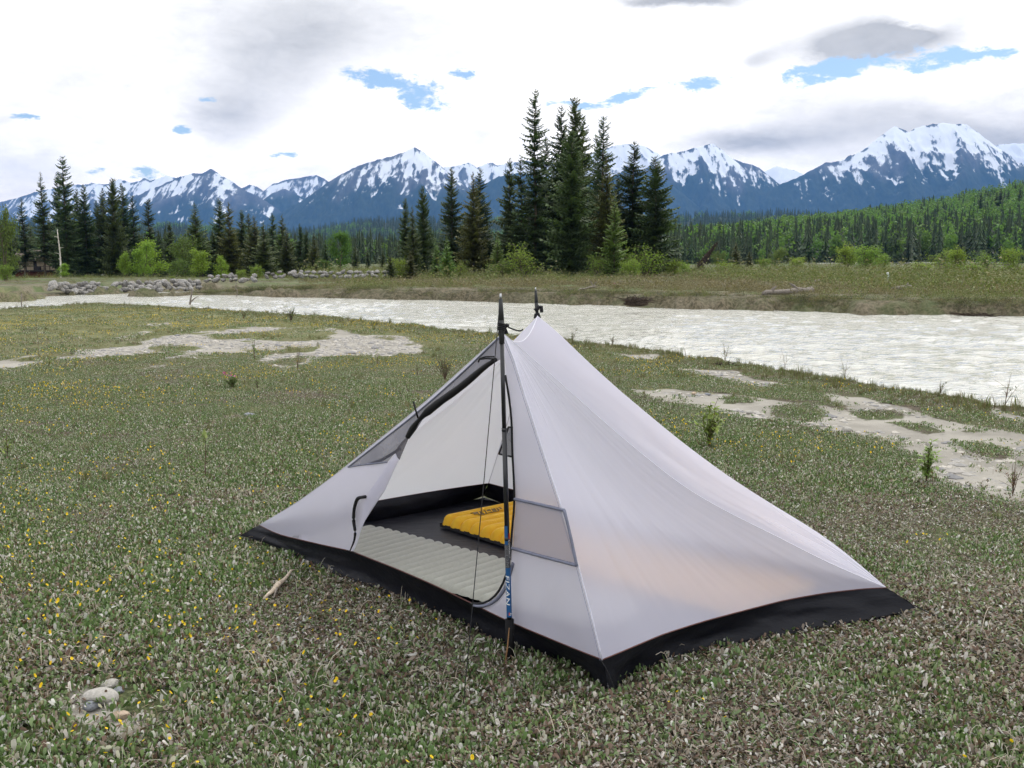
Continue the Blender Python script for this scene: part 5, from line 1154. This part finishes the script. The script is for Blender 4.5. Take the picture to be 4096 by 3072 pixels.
# pale curled flower stalks and dry grass
def stalks(seed, n, rad, h, col, w=.0011):
    r = np.random.default_rng(seed); mb = MB()
    for k in range(n):
        o = r.normal(0, rad*.5, 2); a = r.uniform(0, 6.28); H = r.uniform(*h); lean = r.uniform(.3, 1.2); f = np.linspace(0, 1, 5)[:, None]
        d = np.array([np.cos(a), np.sin(a), 0]); p = np.array([o[0], o[1], 0])+d*(lean*H*f**1.6)+np.array([0, 0, 1])*(H*np.sin(f*1.9)); mb.tube(p, w*(1-.4*f[:, 0]), 3, np.array(col)*r.uniform(.7, 1.2), cap=False)
    return mkmesh('stalks', np.concatenate(mb.v), mb.f, M_MAT, False, np.concatenate(mb.c))
CL += [stalks(211, 9, .14, (.03, .07), (.48, .44, .37)), stalks(212, 8, .14, (.02, .05), (.30, .25, .16))]
def flowers(seed, n):
    r = np.random.default_rng(seed); V = []; F = []; C = []
    for k in range(n):
        o = r.normal(0, .08, 2); h = r.uniform(.02, .05); c = np.array([o[0], o[1], h]); t = r.normal(0, .4, 2); i = len(V); m = 6
        V += [c+(t[0]*.004, t[1]*.004, .003)]; C += [(.62, .38, .01)]
        for j in range(m):
            a = 6.283*j/m; V += [c+np.array([np.cos(a)*.0052, np.sin(a)*.0052, t[0]*.006*np.cos(a)+t[1]*.006*np.sin(a)+.004])]; C += [np.array((.80, .58, .015))*r.uniform(.8, 1.1)]
        F += [(i, i+1+j, i+1+(j+1) % m) for j in range(m)]; q = len(V); V += [c, c+(.0016, 0, 0), np.array([o[0]+r.normal(0, .01), o[1], 0])]; C += [(.25, .22, .12)]*3; F += [(q, q+1, q+2)]
    return mkmesh('yellow flowers', np.array(V), np.array(F), M_MAT, False, np.array(C))
FLW = [source('yellow flowers', flowers(s, 4)) for s in (221, 222)]
SRC = [source('leaf clump', m) for m in CL+CLF]
rs = np.random.default_rng(77)
tent_poly = np.array([foot[k][j][:2] for k in ('AB', 'BC', 'CD', 'DA') for j in range(0, NS-1, 4)])
def field(n, r0, r1, half=33):
    rr = np.sqrt(rs.uniform(r0**2, r1**2, n)); a = np.radians(rs.uniform(-half, half, n)); return rr*np.sin(a), rr*np.cos(a)
SP1 = atz(430, 2815, 0); SP2 = atz(570, 2885, 0)
def cover(n, r0, r1, scale, half=33):
    x, y = field(n, r0, r1, half); sd = sdist(x, y, RIVER); sm = sandmask(x, y); spot = np.minimum(np.hypot(x-SP1[0], y-SP1[1])-.22, np.hypot(x-SP2[0], y-SP2[1])-.15); ok = (spot > 0) & (sd > (.15+.9*rs.random(n)**2)*np.where(x > .5, 1, .4)) & (sm < .28+.26*rs.normal(0, 1, n)) & (sdist(x, y, tent_poly) > np.where((y-5)+.37*(x+1.33) > 0, .17, .035))
    x, y = x[ok], y[ok]; n = len(x); z = height(x, y)
    g = fbm(x*.75, y*.75, 3, 81)+.35*fbm(x*2.6, y*2.6, 2, 83)+.20*smooth(1.2, -2.5, x)+.24*smooth(4.0, 9, y)-.01-.30*np.exp(-(((x-1.2)/1.6)**2+((y-3.4)/1.2)**2))-.22*np.exp(-(((x-1.9)/.8)**2+((y-5.6)/1.0)**2))+.30*smooth(5.2, 6.8, y)*(x > .8)
    q = g+.20*rs.normal(0, 1, n); pk = np.where(q > .06, rs.integers(0, 3, n), rs.integers(3, 6, n)); pale = (q > -.12) & (rs.random(n) < .26-.21*smooth(4.2, 8, y)); pk = np.where(pale, 6+rs.integers(0, 2, n), pk); st = rs.random(n) < .10; pk = np.where(st, 8+rs.integers(0, 2, n), pk); dry = rs.random(n) < smooth(6, 18, y)*.62*(.6+g); pk = np.where(dry, 10+rs.integers(0, 2, n), pk)
    return np.stack([x, y, z-.002], 1), pk, scale*rs.uniform(.75, 1.25, n)*(1+.45*fbm(x*.9, y*.9, 2, 84))
parts = [cover(3600, 2.0, 4.8, 1.05), cover(9500, 4.3, 8.5, .78), cover(19000, 8, 16, .72), cover(17000, 15, 36, 1.1)]
pts, pk, sc_ = [np.concatenate([p[i] for p in parts]) for i in range(3)]
scatter_stuff('ground_cover', 'mat of small oval leaves and dead leaf litter around the tent', 'ground cover', pts, SRC, sc_, rs.uniform(0, 6.28, len(pts)), pk)
x, y = field(15000, 2.2, 30, 33); fl = .8*fbm(x*.5, y*.5, 3, 91)+.50*smooth(.5, -.9, x)*smooth(8, 3.5, y)+.10*smooth(6, 14, y)*(x < 1)-.12*(x > .8); ok = (fl+.15*rs.normal(0, 1, len(x)) > .20) & (sandmask(x, y) < .3) & (sdist(x, y, RIVER) > .3) & (sdist(x, y, tent_poly) > .05); x, y = x[ok], y[ok]
scatter_stuff('yellow_flowers', 'tiny yellow flower heads scattered through the leaf mat', 'flowers', np.stack([x, y, height(x, y)], 1), FLW, rs.uniform(.75, 1.15, len(x))*np.where(y > 10, 1.1, 1), rs.uniform(0, 6.28, len(x)), rs.integers(0, 2, len(x)))
# grass and weeds along the bank edges
def tuft(seed, n, h, cols, spread=.07, wid=.0035):
    r = np.random.default_rng(seed); V = []; F = []; C = []
    for k in range(n):
        o = r.normal(0, spread*.5, 2); a = r.uniform(0, 6.28); H = r.uniform(*h); ln = r.uniform(.15, .8)*H; d = np.array([np.cos(a), np.sin(a), 0]); s = np.array([-np.sin(a), np.cos(a), 0])*wid*r.uniform(.6, 1.4); p = np.array([o[0], o[1], 0]); i = len(V)
        m_ = p+d*ln*.35+np.array([0, 0, H*.6]); e = p+d*ln+np.array([0, 0, H*r.uniform(.8, 1)]); V += [p-s, p+s, m_+s*.7, m_-s*.7, e]; F += [(i, i+1, i+2), (i, i+2, i+3), (i+3, i+2, i+4)]; c = np.array(cols[r.integers(len(cols))])*r.uniform(.7, 1.25); C += [c]*5
    return mkmesh('tuft', np.array(V), np.array(F), M_MAT, False, np.array(C))
TF = [source('tuft', tuft(s, 26, h, c)) for s, h, c in ((301, (.05, .14), ((.10, .13, .045), (.17, .15, .08), (.22, .175, .105))), (302, (.06, .18), ((.15, .13, .07), (.11, .085, .05), (.12, .15, .05))), (303, (.03, .09), ((.10, .15, .05), (.14, .17, .07))))]
bank = np.array(near_bank); Lb = np.concatenate([[0], np.cumsum(np.linalg.norm(np.diff(bank, axis=0), axis=1))]); n = 4200; u = rs.random(n)**1.2*Lb[-1]; bx = np.interp(u, Lb, bank[:, 0]); by = np.interp(u, Lb, bank[:, 1])
off = np.abs(rs.normal(0, .55, n))*np.clip(by/14, .5, 1.8); x = bx-off*.62+rs.normal(0, .12, n); y = by-off*.8+rs.normal(0, .12, n)-.02; ok = (sandmask(x, y) < .5); x, y = x[ok], y[ok]
scatter_stuff('bank_grass', 'fringe of low grass and weeds along the near river bank', 'grass', np.stack([x, y, height(x, y)-.01], 1), TF, rs.uniform(.2, .55, len(x))*np.where(rs.random(len(x)) < .06, 1.9, 1), rs.uniform(0, 6.28, len(x)), rs.choice(3, len(x), p=[.25, .45, .3]))
x, y = field(2600, 4.5, 22, 33); ok = (sdist(x, y, RIVER) > .3) & (sandmask(x, y) < .35) & (fbm(x*.6, y*.6, 3, 95) > .10) & (sdist(x, y, tent_poly) > .15); x, y = x[ok], y[ok]
scatter_stuff('meadow_grass', 'sparse thin grass blades in the leaf mat', 'grass', np.stack([x, y, height(x, y)], 1), TF, rs.uniform(.3, .62, len(x)), rs.uniform(0, 6.28, len(x)), rs.integers(0, 3, len(x)))
# scrub of the far meadow
def scrub(seed, n, cols, leaf=.05, H=.5):
    r = np.random.default_rng(seed); V = []; C = []
    for k in range(n):
        p = np.array([r.normal(0, .32), r.normal(0, .32), abs(r.normal(0, .5))*H]); d = r.normal(0, 1, 3); d /= np.linalg.norm(d); e = np.cross(d, r.normal(0, 1, 3)); e /= np.linalg.norm(e)+1e-9; s = leaf*r.uniform(.5, 1.4); V += [p+d*s, p-d*s*.6+e*s*.45, p-d*s*.6-e*s*.45]; C += [np.array(cols[r.integers(len(cols))])*r.uniform(.65, 1.3)]*3
    V = np.array(V); V[:, 2] = np.maximum(V[:, 2], 0); return mkmesh('scrub', V, np.arange(len(V)).reshape(-1, 3), M_MAT, False, np.array(C))
SB = [source('scrub', scrub(401, 130, ((.15, .18, .055), (.12, .145, .045), (.19, .18, .09)), .05, .5)), source('scrub', scrub(402, 130, ((.16, .135, .07), (.12, .10, .055), (.21, .18, .11)), .05, .35)), source('scrub', scrub(403, 110, ((.10, .13, .045), (.16, .15, .07)), .045, .28)), source('scrub', scrub(404, 120, ((.055, .07, .03), (.08, .075, .04), (.04, .04, .025)), .05, .35))]
n = 15000; a = np.radians(rs.uniform(-31, 31, n)); rr = 32*(150/32)**rs.random(n); x, y = rr*np.sin(a), rr*np.cos(a); sd = sdist(x, y, RIVER); ok = (sd > -.25) & (y > 37-.55*x); x, y, sd = x[ok], y[ok], sd[ok]; n = len(x)
g = fbm(x*.06, y*.045, 3, 97)+.25*rs.normal(0, 1, n)+.25*smooth(8, 22, sd)+.16*smooth(10, 26, sd)-.15; pk = np.where(g > .22, 0, np.where(g > .02, 2, 1)); pk = np.where((sd < 2.6) & (rs.random(n) < .6), 3, pk)
sc_ = np.where(pk == 0, rs.uniform(.5, 1.5, n), np.where(pk == 3, rs.uniform(.35, .8, n), rs.uniform(.35, .9, n)))*.68*np.clip(sd/9+.3, .4, 1.15)*np.where(x/y < -.2, .45, 1)*np.where(rs.random(n) < .10, 1.9, 1)
scatter_stuff('meadow_scrub', 'low willow scrub and dry grass covering the far meadow', 'scrub', np.stack([x, y, height(x, y)-.02], 1), SB, sc_, rs.uniform(0, 6.28, n), pk)
fb = np.array(far_bank); Lb = np.concatenate([[0], np.cumsum(np.linalg.norm(np.diff(fb, axis=0), axis=1))]); n = 4200; u = rs.random(n)*Lb[-1]; off = rs.uniform(-.35, 1.5, n)
x = np.interp(u, Lb, fb[:, 0])+off*.5+rs.normal(0, .15, n); y = np.interp(u, Lb, fb[:, 1])+off*.85; den = fbm(x*.35, y*.35, 3, 46); ok = (den+.25*rs.normal(0, 1, n) > -.12); x, y, den = x[ok], y[ok], den[ok]; n = len(x)
scatter_stuff('shore_scrub', 'ragged turf and weeds hanging over the far shore', 'scrub', np.stack([x, y, height(x, y)-.03], 1), SB, rs.uniform(.14, .36, n)*(1+.8*np.clip(den, -.3, .6)), rs.uniform(0, 6.28, n), rs.choice(4, n, p=[.18, .22, .22, .38]))
# gravel on the bare patch and pebbles
M_PEB = mat('pebble', lambda b: (lambda oi: pbsdf(b, b.mix(b.ramp(oi, 0, 1, 0, 1, False), (.20, .20, .205), (.46, .43, .38)), .8, .2))(b.node('ShaderNodeObjectInfo').outputs['Random']))
PEB = [source('pebble', rock_mesh(s, 1, .2, (1, .75, .5), M_PEB, 3)) for s in (501, 502, 503)]
x, y = field(60000, 9, 26, 33); sm = sandmask(x, y); ok = (sm > .5) & (x < -.8) & (fbm(x*.4, y*.3, 2, 98) > -.12); x, y = x[ok][:9000], y[ok][:9000]
x2, y2 = field(30000, 5.5, 15, 33); ok = (sandmask(x2, y2) > .6) & (x2 > 1) & (fbm(x2*.9, y2*.9, 2, 99) > .05); x2, y2 = x2[ok][:800], y2[ok][:800]
x = np.concatenate([x, x2]); y = np.concatenate([y, y2]); n = len(x)
scatter_stuff('gravel', 'grey river gravel on the bare ground of the near bank', 'gravel', np.stack([x, y, height(x, y)-.02], 1), PEB, rs.lognormal(-3.75, .42, n), rs.uniform(0, 6.28, n), rs.integers(0, 3, n))
M_STONE = plain('pale river stone', (.34, .325, .295), .8, .2, vary=.18, scale=6); M_STONE2 = plain('blue grey river stone', (.20, .21, .235), .8, .2, vary=.2, scale=6); M_STONE3 = plain('warm river stone', (.42, .33, .25), .8, .2, vary=.2, scale=6)
for k, (px, py, wpx, m, lb) in enumerate([(402, 2800, 108, M_STONE, 'largest pale rounded stone on the sandy spot at lower left'), (368, 2818, 58, M_STONE2, 'blue grey stone leaning on the largest pale stone at lower left'), (262, 2640, 52, M_STONE3, 'cream stone among the leaves above the sandy spot'), (440, 2735, 60, M_STONE, 'pale stone just above the largest stone of the sandy spot'), (475, 2762, 44, M_STONE2, 'blue grey stone right of the largest stone of the sandy spot'), (480, 2860, 56, M_STONE3, 'tan stone right below the largest stone of the sandy spot'), (562, 2868, 50, M_STONE, 'smooth cream stone right of the tan stone of the sandy spot'), (715, 2975, 66, M_STONE, 'flat pale stone near the bottom edge right of the sandy spot'), (720, 2998, 50, M_STONE3, 'low tan stone under the flat pale one near the bottom edge'), (450, 2815, 36, M_STONE, 'small white stone touching the right of the largest stone'), (1000, 1662, 44, M_STONE2, 'pale stone lying in the litter left of the tent'), (3725, 1775, 48, M_STONE, 'white stone on the bare sand at the right'), (3385, 1715, 38, M_STONE, 'round grey stone on the silt strip right of the tent'), (2775, 1576, 22, M_STONE3, 'small tan stone at the left end of the silt strip'), (2830, 1578, 22, M_STONE2, 'small grey stone beside the tan one on the silt strip'), (2995, 1650, 28, M_STONE, 'small pale stone in the middle of the silt strip'), (680, 2640, 40, M_STONE, 'pale round stone among yellow flowers left of the tent')]):
    p = atz(px, py, .0); s = wpx/FPX*np.linalg.norm(p-_C)*.62; p[2] = hz(p[0], p[1])+s*(.12 if k == 0 else -.08)
    link('stone', rock_mesh(600+k, 3, .12, (1, .72, .52), m, 2), None, p, lb, 'stone', None, None, (0, 0, k*1.3), (s, s, s))
# dry stick by the tent
pa, pc = atz(1178, 2276, .03), atz(1058, 2400, .026); t = thing('stick', 'short bleached broken stick lying in the leaves left of the tent door', 'stick', pa); r = np.random.default_rng(6)
f = np.linspace(0, 1, 9)[:, None]; mb = MB(); mb.tube((pc-pa)*f+r.normal(0, .003, (9, 3))+(0, 0, .004), np.array([.002, .005, .006, .008, .011, .012, .010, .007, .003]), 7); link('stem', mb.mesh('stem', plain('bleached wood', (.44, .37, .29), .85, .2, vary=.3, scale=60), True), t)
mb = MB(); mb.tube(np.array([(pc-pa)*.55, (pc-pa)*.75+(.015, .0, .008), (pc-pa)*.95+(.03, .0, .002)]), [.006, .005, .002], 6); link('splinter', mb.mesh('splinter', M_DRIFT, True), t)
p = atz(2030, 2660, 0); t = thing('twig', 'thin brown twig standing before the foot of the front pole', 'twig', p); mb = MB(); mb.tube(np.array([(-.01, -.02, 0), (0.0, 0, .06), (.006, 0, .13)]), [.003, .0028, .0015], 5); link('stem', mb.mesh('stem', plain('brown twig', (.22, .12, .055), .85, .2), True), t)

# small plants of the meadow
M_TWIG = plain('twig bark', (.12, .085, .06), .9, .1, vary=.3)
def plant(label, px, ybase, hpx, seed, nstem=4, spread=.25, leaves=60, lsize=.03, lcol=(.15, .20, .045), stemr=.003, frac=(.3, 1), name='willow_seedling', cat='plant', flowers_=None, droop=.3):
    p = atz(px, ybase, 0); D = p[1]; p[2] = hz(p[0], p[1]); H = hpx/FPX*np.linalg.norm(p-_C); r = np.random.default_rng(seed); t = thing(name, label, cat, p); mb = MB(); V = []; F = []; C = []
    for s in range(nstem):
        a = r.uniform(0, 6.28); ln = r.uniform(.1, 1)*spread*H; hh = H*(1 if s == 0 else r.uniform(.55, .95)); f = np.linspace(0, 1, 7)[:, None]; pts = np.array([np.cos(a)*ln, np.sin(a)*ln, 0])*f**1.3+np.array([0, 0, hh])*f+r.normal(0, .012*H, (7, 3))*f; mb.tube(pts, stemr*(1-.75*f[:, 0]), 4, cap=False)
        side = []
        for k in range(2):
            b0 = pts[2+k]; e = b0+np.array([r.normal(0, .15)*H, r.normal(0, .15)*H, r.uniform(.1, .3)*H]); mb.tube(np.array([b0, (b0+e)/2+(0, 0, .01*H), e]), [stemr*.5, stemr*.4, stemr*.15], 3, cap=False); side.append((b0, e))
        for k in range(leaves//nstem):
            if r.random() < .4: b0, e = side[r.integers(2)]; q = b0+(e-b0)*r.uniform(.3, 1)
            else: g = r.uniform(*frac)*6; i0 = min(int(g), 5); q = pts[i0]+(pts[i0+1]-pts[i0])*(g-i0)
            a2 = r.uniform(0, 6.28); el = r.normal(.45-droop, .4); d = np.array([np.cos(a2)*np.cos(el), np.sin(a2)*np.cos(el), np.sin(el)]); sd_ = np.array([-np.sin(a2), np.cos(a2), 0]); L_ = lsize*r.uniform(.6, 1.3); i = len(V)
            V += [q, q+d*L_*.5+sd_*L_*.22, q+d*L_, q+d*L_*.5-sd_*L_*.22]; F += [(i, i+1, i+2, i+3)]; C += [np.array(lcol)*r.uniform(.65, 1.3)]*4
    link('stem', mb.mesh('stem', M_TWIG), t)
    if V: link('leaves', mkmesh('leaves', np.array(V), np.array(F), M_MAT, False, np.array(C)), t)
    if flowers_:
        V = []; F = []; C = []
        for k in range(26):
            q = np.array([r.normal(0, .3)*H*1.2, r.normal(0, .3)*H, H*r.uniform(.8, 1.1)]) if k < 12 else np.array([-.35*H*1.4, 0, H])+r.normal(0, .05*H, 3); d = r.normal(0, 1, 3); d /= np.linalg.norm(d); e = np.cross(d, (0, 0, 1.)); s = .012; i = len(V); V += [q+d*s, q+e*s, q-d*s, q-e*s]; F += [(i, i+1, i+2, i+3)]; C += [np.array(flowers_)*r.uniform(.7, 1.3)]*4
        link('blossom', mkmesh('blossom', np.array(V), np.array(F), M_MAT, False, np.array(C)), t)
    return t
YG = (.20, .25, .05)
plant('rounded twiggy dark shrub on the bank left of the tent peak', 1780, 1522, 140, 1, 16, .42, 420, .022, (.075, .085, .035), .0028, (.25, 1), 'shrub', 'shrub')
plant('low plant with pink flowers in the meadow at left', 930, 1556, 58, 2, 18, .9, 420, .03, (.09, .15, .035), .002, (.1, 1), 'flowering_plant', 'plant', (.42, .06, .24))
plant('slim leafy seedling on the gravel patch at left', 1018, 1442, 115, 3, 2, .15, 60, .04, (.15, .21, .05), .004)
plant('pair of leafless twigs at the right end of the gravel patch', 1190, 1480, 130, 4, 5, .35, 10, .02, (.13, .13, .06), .0025)
plant('tall thin dry reed standing alone near the left edge', 155, 1430, 200, 5, 1, .05, 10, .03, (.16, .17, .06), .003)
plant('weak leaning twig left of the tall dry reed', 110, 1420, 90, 6, 3, .8, 10, .02, (.14, .15, .06), .0022)
plant('bushy willow seedling on the bank edge against the river at left', 1165, 1285, 75, 7, 14, .6, 160, .05, (.11, .15, .05), .005)
plant('small twiggy seedling left of the bushy one on the bank edge', 975, 1275, 45, 8, 7, .7, 50, .04, (.11, .14, .05), .004)
plant('dark bare stemmed seedling with a leafy tip left of the tent', 822, 1914, 170, 9, 1, .12, 16, .05, (.17, .22, .06), .005, (.75, 1))
plant('yellow green seedling cut by the left edge', 30, 1835, 100, 10, 3, .2, 44, .035, YG, .004)
plant('short yellow weed at the left above the flower patch', 195, 1470, 42, 11, 3, .3, 40, .03, YG, .003)
plant('small yellow weed beside the first one at the left', 300, 1480, 46, 12, 3, .3, 36, .03, YG, .003)
plant('tall yellow green leafy seedling right of the tent roof', 2835, 1790, 200, 13, 7, .22, 330, .048, (.20, .27, .065), .004, (.1, 1))
plant('bright leafy plant on the edge of the bare sand at right', 3705, 1935, 165, 14, 5, .16, 200, .045, (.20, .28, .07), .004, (.1, 1))
plant('dry brown stalk cluster at the right edge', 4050, 1985, 150, 15, 8, .25, 60, .02, (.14, .085, .055), .003)
plant('single dry brown stalk left of the cluster at the right edge', 3530+200, 1960, 80, 16, 2, .2, 8, .02, (.14, .1, .06), .0025)
plant('tall twig over the water at the far right of the near bank', 4020, 1622, 125, 17, 4, .55, 40, .026, (.09, .10, .04), .0035)
plant('upright leafy twig on the bank edge right of centre right', 3380, 1522, 90, 18, 3, .3, 40, .026, (.09, .12, .045), .003)
plant('thin twig on the bank edge beside the root heap', 3140, 1480, 80, 19, 2, .2, 16, .024, (.13, .10, .06), .0028)
plant('leafy twig on the bank edge left of the root heap', 2900, 1440, 75, 20, 5, .35, 50, .03, (.10, .13, .05), .003)
plant('small weedy twig on the bank edge right of the tent peak', 2450, 1380, 45, 21, 6, .6, 50, .03, (.11, .13, .05), .003)
plant('low weed on the bank edge just behind the tent roof', 2290, 1372, 70, 22, 7, .45, 70, .03, (.11, .14, .05), .003)
plant('leafy weed near the bank between root heap and right edge', 3760, 1580, 60, 23, 5, .4, 50, .025, (.12, .14, .05), .003)
plant('yellow green seedling in the middle of the left meadow', 1510, 1455, 70, 24, 3, .25, 44, .035, YG, .003)
plant('smaller seedling left of the twiggy dark shrub', 1670, 1500, 55, 25, 3, .4, 40, .03, (.15, .2, .05), .003)
plant('green weed left of the pink flowering plant', 1030, 1560, 60, 26, 4, .25, 40, .03, (.14, .2, .05), .003)
plant('tiny pink flowered patch on the far shore right of centre', 2467, 1158, 22, 27, 12, 1.2, 80, .08, (.12, .12, .05), .006, (.1, 1), 'flowering_plant', 'plant', (.34, .08, .20))
# ------------------------------------------------------------------ air
def m_haze(b):
    out = [n for n in b.n if n.type == 'OUTPUT_MATERIAL'][0]; v = b.node('ShaderNodeVolumePrincipled')
    v.inputs['Color'].default_value = (.16, .41, .93, 1); v.inputs['Density'].default_value = 5.6e-5; v.inputs['Anisotropy'].default_value = 0.0
    b.l.new(v.outputs[0], out.inputs['Volume']); return None
M_HAZE = mat('valley haze', m_haze)
mb = MB(); mb.box((0, 0, 540), (26000, 26000, 1110)); 
link('haze', mb.mesh('haze', M_HAZE), kind='stuff', label='faint blue haze filling the valley air', cat='haze')
